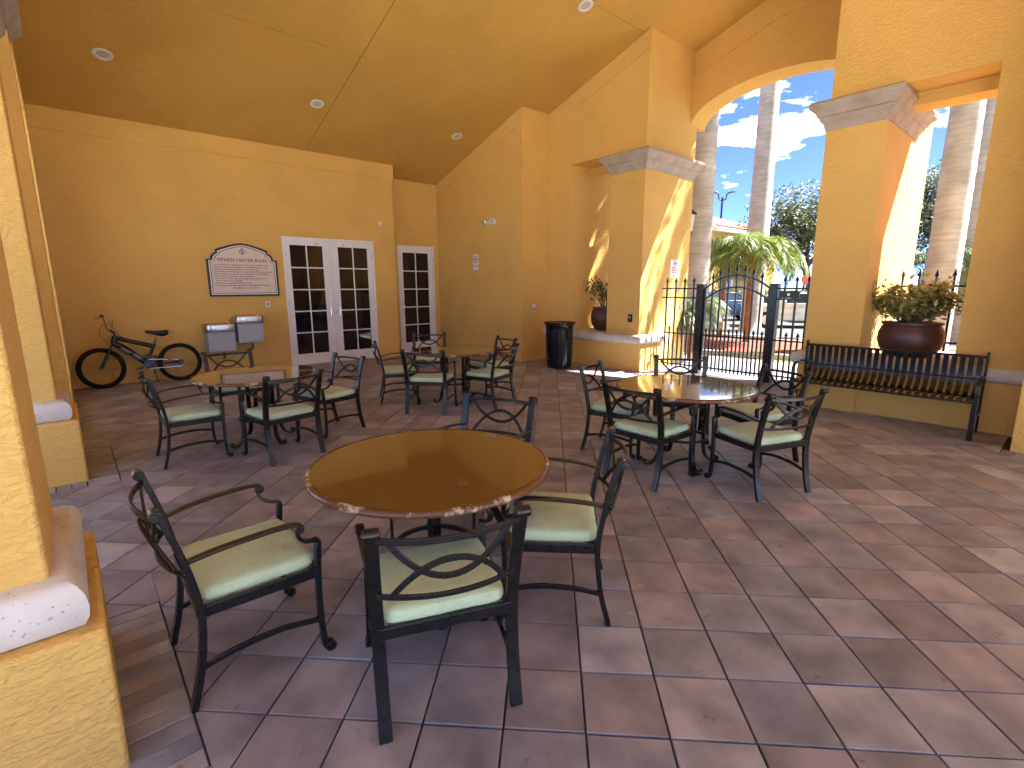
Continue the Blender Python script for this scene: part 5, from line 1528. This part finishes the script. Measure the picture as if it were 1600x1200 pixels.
# ------------------------------------------------------------------ neighbouring buildings with red tile roofs
def tile_mat():
    m, nt, b = new_mat('red clay roof tile')
    oi = N(nt, 'ShaderNodeNewGeometry')
    rp = N(nt, 'ShaderNodeValToRGB')
    rp.color_ramp.elements[0].color = (0.22, 0.065, 0.045, 1); rp.color_ramp.elements[1].color = (0.40, 0.15, 0.10, 1)
    nt.links.new(oi.outputs['Random Per Island'], rp.inputs['Fac']); nt.links.new(rp.outputs['Color'], b.inputs['Base Color'])
    b.inputs['Roughness'].default_value = 0.8
    return m
M['rooftile'] = tile_mat()
M['fascia'] = plain('white fascia paint', (0.72, 0.69, 0.64), 0.6, var=0.05)
M['yellowwall'] = plain('yellow outer stucco', (0.66, 0.42, 0.14), 0.85, var=0.06, vscale=1.0, bump=0.3, bscale=40)
def house(x0, x1, y0, y1, eave, pitch, lab):
    t = empty('tile_roof_building', ((x0 + x1) / 2, (y0 + y1) / 2, 0)); tag(t, lab, 'building', 'tile roofed buildings')
    L, W = (x1 - x0) / 2, (y1 - y0) / 2; o = 0.55
    MB().box(-L, L, -W, W, -0.1, eave - 0.05).build('wall', M['yellowwall'], t)
    MB().box(-L - o, L + o, -W - o, W + o, eave - 0.22, eave).build('fascia', M['fascia'], t, bevel=0.02)
    for s in (-1, 1):
        MB().box(L - 0.01, L + 0.03, s * W * 0.5 - 0.6, s * W * 0.5 + 0.6, 0.9, 2.3).build('window', M['glass'], t)
    rf = MB(); R_ = min(L, W) + o; hz = R_ * pitch
    A = [(-L - o, -W - o), (L + o, -W - o), (L + o, W + o), (-L - o, W + o)]
    rdg = [(-L - o + R_, -W - o + R_), (L + o - R_, W + o - R_)]
    vs = [(*p, eave + 0.01) for p in A] + [(*rdg[0], eave + hz), (*rdg[1], eave + hz)]
    if L > W: fs = [(0, 1, 5, 4), (1, 2, 5), (2, 3, 4, 5), (3, 0, 4)]
    else: fs = [(0, 1, 4), (1, 2, 5, 4), (2, 3, 5), (3, 0, 4, 5)]
    roof = rf.add(vs, fs).build('roof', M['rooftile'], t)
    # barrel tiles on the sides that face the porch
    bt = MB(); V = [Vector(v) for v in vs]
    def course(e0, e1, r0, r1):
        ln = (e1 - e0).length; n = int(ln / 0.26); sl = 6
        nn = (e1 - e0).cross(r0 - e0).normalized()
        if nn.z < 0: nn = -nn
        for k in range(n):
            f_ = (k + 0.5) / n; a = e0.lerp(e1, f_)
            # run straight up the slope until the hip
            up = (r0.lerp(r1, 0.5) - e0.lerp(e1, 0.5)); up = up - (e1 - e0).normalized() * up.dot((e1 - e0).normalized())
            d0 = (a - e0).length; d1 = (e1 - a).length
            lim0 = abs((r0 - e0).dot((e1 - e0).normalized())); lim1 = abs((e1 - r1).dot((e1 - e0).normalized()))
            s_ = min(1.0, d0 / max(lim0, 0.01), d1 / max(lim1, 0.01))
            if s_ < 0.04: continue
            m_ = max(1, int(up.length * s_ / 0.42))
            for q in range(m_):
                p0 = a + up * s_ * q / m_ + nn * 0.02; p1 = a + up * s_ * (q + 1.08) / m_ + nn * 0.005
                bt.sweep([p0, p1], 0.085, None, ref=nn, n=6, taper=(1.0, 0.82))
    course(V[0], V[1], V[4] if L > W else V[4], V[5] if L > W else V[4])
    course(V[1], V[2], V[5] if L > W else V[4], V[5])
    tag(bt.build('roof_tiles', M['rooftile'], roof, smooth=radians(60), fix=False), kind='stuff')
house(-19, -10.15, 10.75, 17.5, 4.05, 0.42, 'yellow building with red tile roof glimpsed past the corner pier')
house(-27, -14.65, 28.6, 38, 5.05, 0.36, 'tile roofed building beyond the lot, left of the lamp post')

# ------------------------------------------------------------------ lamp post, sign, cars
lp = empty('lamp_post', (-19.5, 38.9, -0.1)); tag(lp, 'tall black parking lot lamp post with two heads', 'lamp post')
MB().lathe([(0.16, 0), (0.16, 0.5), (0.10, 0.55), (0.075, 8.6), (0.001, 8.62)], 14).build('pole', M['black'], lp, smooth=radians(50))
for s in (-1, 1):
    d = RIGHT * s; d.z = 0
    MB().sweep(catmull([(0, 0, 8.4), tuple(d * 0.25 + Vector((0, 0, 8.45))), tuple(d * 0.35 + Vector((0, 0, 8.85))), tuple(d * 0.55 + Vector((0, 0, 8.95)))], 4), 0.05, None, n=8).build('arm', M['black'], lp, smooth=radians(60))
    MB().sweep([tuple(d * 0.45 + Vector((0, 0, 8.95))), tuple(d * 1.0 + Vector((0, 0, 9.02)))], 0.30, 0.09, ref=(FWD.x, FWD.y, 0)).build('lamp_head', M['black'], lp, bevel=0.02)
p = ray(1259, 437, 24.0)
rs = empty('red_sign', (p.x, p.y, -0.1)); tag(rs, 'small red sign on a post beside the bench column edge', 'sign')
MB().sweep([(0, 0, 0), (0, 0, p.z + 0.45)], 0.03, None, n=8).build('post', M['steel'], rs)
fd = Vector((-FWD.x, -FWD.y, 0)).normalized(); sdv = Vector((RIGHT.x, RIGHT.y, 0)).normalized()
oc = [(0.24 * cos(pi / 8 + k * pi / 4), 0.24 * sin(pi / 8 + k * pi / 4)) for k in range(8)]
mb = MB(); zc0 = p.z + 0.1
mb.add([sdv * a + Vector((0, 0, zc0 + b)) + fd * q for q in (0.035, 0.05) for a, b in oc], [tuple(range(7, -1, -1)), tuple(range(8, 16))] + [(k, (k + 1) % 8, 8 + (k + 1) % 8, 8 + k) for k in range(8)])
mb.build('plate', M['signred'], rs)

M['tint'] = plain('tinted car glass', (0.015, 0.018, 0.02), 0.04, spec=0.7)
M['lampred'] = plain('red tail lamp', (0.35, 0.015, 0.012), 0.15)
M['lampclear'] = plain('clear headlamp', (0.6, 0.6, 0.62), 0.1, spec=0.8)
def car(loc, rz, paint, lab, suv=False):
    """sedan along local +x (front), on its wheels"""
    t = empty('parked_car', loc, rz); tag(t, lab, 'car', 'cars parked in the lot')
    hw = 0.90; k = 1.14 if suv else 1.0
    side = [(-2.25, 0.32), (-2.30, 0.55), (-2.26, 0.86), (-2.05, 0.98), (-1.35, 1.02), (0.75, 1.00), (1.55, 0.90), (2.12, 0.76), (2.28, 0.60), (2.27, 0.34), (2.15, 0.24)]
    # wheel arches
    def arch(xc): return [(xc + 0.37 * cos(a), 0.30 + 0.36 * sin(a)) for a in [pi * q / 8 for q in range(0, 9)]]
    low = arch(1.38)[::1] + arch(-1.38)[::1]
    poly = [(x, z * (k if z > 0.5 else 1)) for x, z in side][::-1]
    poly = [(2.15, 0.24)] + arch(1.38) + arch(-1.38) + [(-2.15, 0.24)] + [(x, z * (k if z > .5 else 1)) for x, z in side[:-1]]
    nn = len(poly); vs = []
    for y, sx, dz in ((-hw, 0.985, 0), (-hw * 0.97, 1.0, 0), (hw * 0.97, 1.0, 0), (hw, 0.985, 0)):
        for (x, z) in poly: vs.append((x * sx, y, z))
    fs = [tuple(range(nn)), tuple(range(4 * nn - 1, 3 * nn - 1, -1))]
    for r_ in range(3):
        for q in range(nn):
            q2 = (q + 1) % nn; fs.append((r_ * nn + q, (r_ + 1) * nn + q, (r_ + 1) * nn + q2, r_ * nn + q2))
    body = MB().add(vs, fs).build('body', paint, t, bevel=0.025, seg=2)
    zb, zr = 0.99 * k, 1.43 * k
    bx = [(-1.95 if not suv else -2.15, -1.15 if not suv else -1.95), (1.05, 0.30)]
    def ring(z, f_, w_):
        x0 = bx[0][0] + (bx[0][1] - bx[0][0]) * f_; x1 = bx[1][0] + (bx[1][1] - bx[1][0]) * f_
        return [(x0, -w_, z), (x1, -w_, z), (x1, w_, z), (x0, w_, z)]
    vs = ring(zb - 0.03, 0, 0.82) + ring(zr - 0.05, 0.92, 0.64)
    gh = MB().add(vs, [(0, 1, 5, 4), (1, 2, 6, 5), (2, 3, 7, 6), (3, 0, 4, 7), (4, 5, 6, 7)]).build('windows', M['tint'], t, bevel=0.03)
    vs = ring(zr - 0.06, 0.93, 0.66) + ring(zr, 1.06, 0.56)
    MB().add(vs, [(0, 3, 2, 1), (0, 1, 5, 4), (1, 2, 6, 5), (2, 3, 7, 6), (3, 0, 4, 7), (4, 5, 6, 7)]).build('roof', paint, t, bevel=0.03)
    for s in (-1, 1):
        for f0, f1 in ((0.02, 0.02), (0.52, 0.50), (0.98, 0.98)):
            a = Vector(ring(zb - .03, 0, 0.825)[0]).lerp(Vector(ring(zb - .03, 0, 0.825)[1]), f0); b = Vector(ring(zr - .05, .92, 0.648)[0]).lerp(Vector(ring(zr - .05, .92, .648)[1]), f1)
            a.y *= s; b.y *= s
            MB().sweep([a, b], 0.075, 0.03, ref=(1, 0, 0)).build('pillar', paint, t)
        for x in (1.38, -1.38):
            w_ = empty('wheel', (x, s * 0.80, 0.32), 0, t)
            MB().sweep([(0, -0.10, 0), (0, 0.10, 0)], 0.325, None, n=28).build('tyre', M['rubber'], w_, bevel=0.03)
            MB().sweep([(0, s * 0.085, 0), (0, s * 0.108, 0)], 0.215, None, n=24).build('rim', M['steel'], w_, bevel=0.012)
        MB().box(2.16, 2.245, s * 0.70 - 0.17, s * 0.70 + 0.17, 0.58 * k, 0.72 * k).build('headlight', M['lampclear'], t, bevel=0.02)
        MB().box(-2.30, -2.20, s * 0.70 - 0.16, s * 0.70 + 0.16, 0.70 * k, 0.86 * k).build('tail_light', M['lampred'], t, bevel=0.02)
        MB().box(0.72, 0.92, s * 0.93 - 0.07, s * 0.93 + 0.07, 0.98 * k, 1.10 * k).build('mirror', paint, t, bevel=0.02)
        for x in (-0.35, 0.55): MB().box(x - 0.28, x - 0.12, s * 0.90 - 0.012, s * 0.90 + 0.012, 0.84 * k, 0.865 * k).build('door_handle', M['chrome'], t)
    MB().box(2.22, 2.285, -0.55, 0.55, 0.38, 0.52).build('grille', M['signblack'], t, bevel=0.01)
    MB().box(-2.312, -2.29, -0.26, 0.26, 0.50, 0.64).build('number_plate', M['signwhite'], t)
    return t
def cpaint(n, c): return plain(n, c, 0.22, metal=0.3, coat=0.8)
SILVER = cpaint('silver car paint', (0.42, 0.45, 0.48)); WHITE = cpaint('white car paint', (0.75, 0.75, 0.74)); BLUE = cpaint('dark blue car paint', (0.03, 0.06, 0.13)); DGREY = cpaint('dark grey car paint', (0.06, 0.06, 0.07))
va = atan2(RIGHT.y, RIGHT.x)
def car_at(u, v, t_, rz, *a, **k):
    p = ray(u, v, t_); return car((p.x, p.y, -0.075), rz, *a, **k)
car_at(1253, 480, 21.0, va + pi - 0.35, SILVER, 'silver car seen through the fence right of the gate')
car_at(1130, 480, 25.5, va + 0.1, BLUE, 'dark blue car behind the gate pickets')
car_at(1345, 480, 23.5, va - 0.2, WHITE, 'white car beyond the silver one, behind the bench column', suv=True)
car_at(1420, 480, 20.0, va + 1.2, BLUE, 'dark blue car glimpsed behind the wide pot', suv=True)
car_at(1530, 480, 20.5, va + 1.3, WHITE, 'white car at the right edge of the opening over the bench')
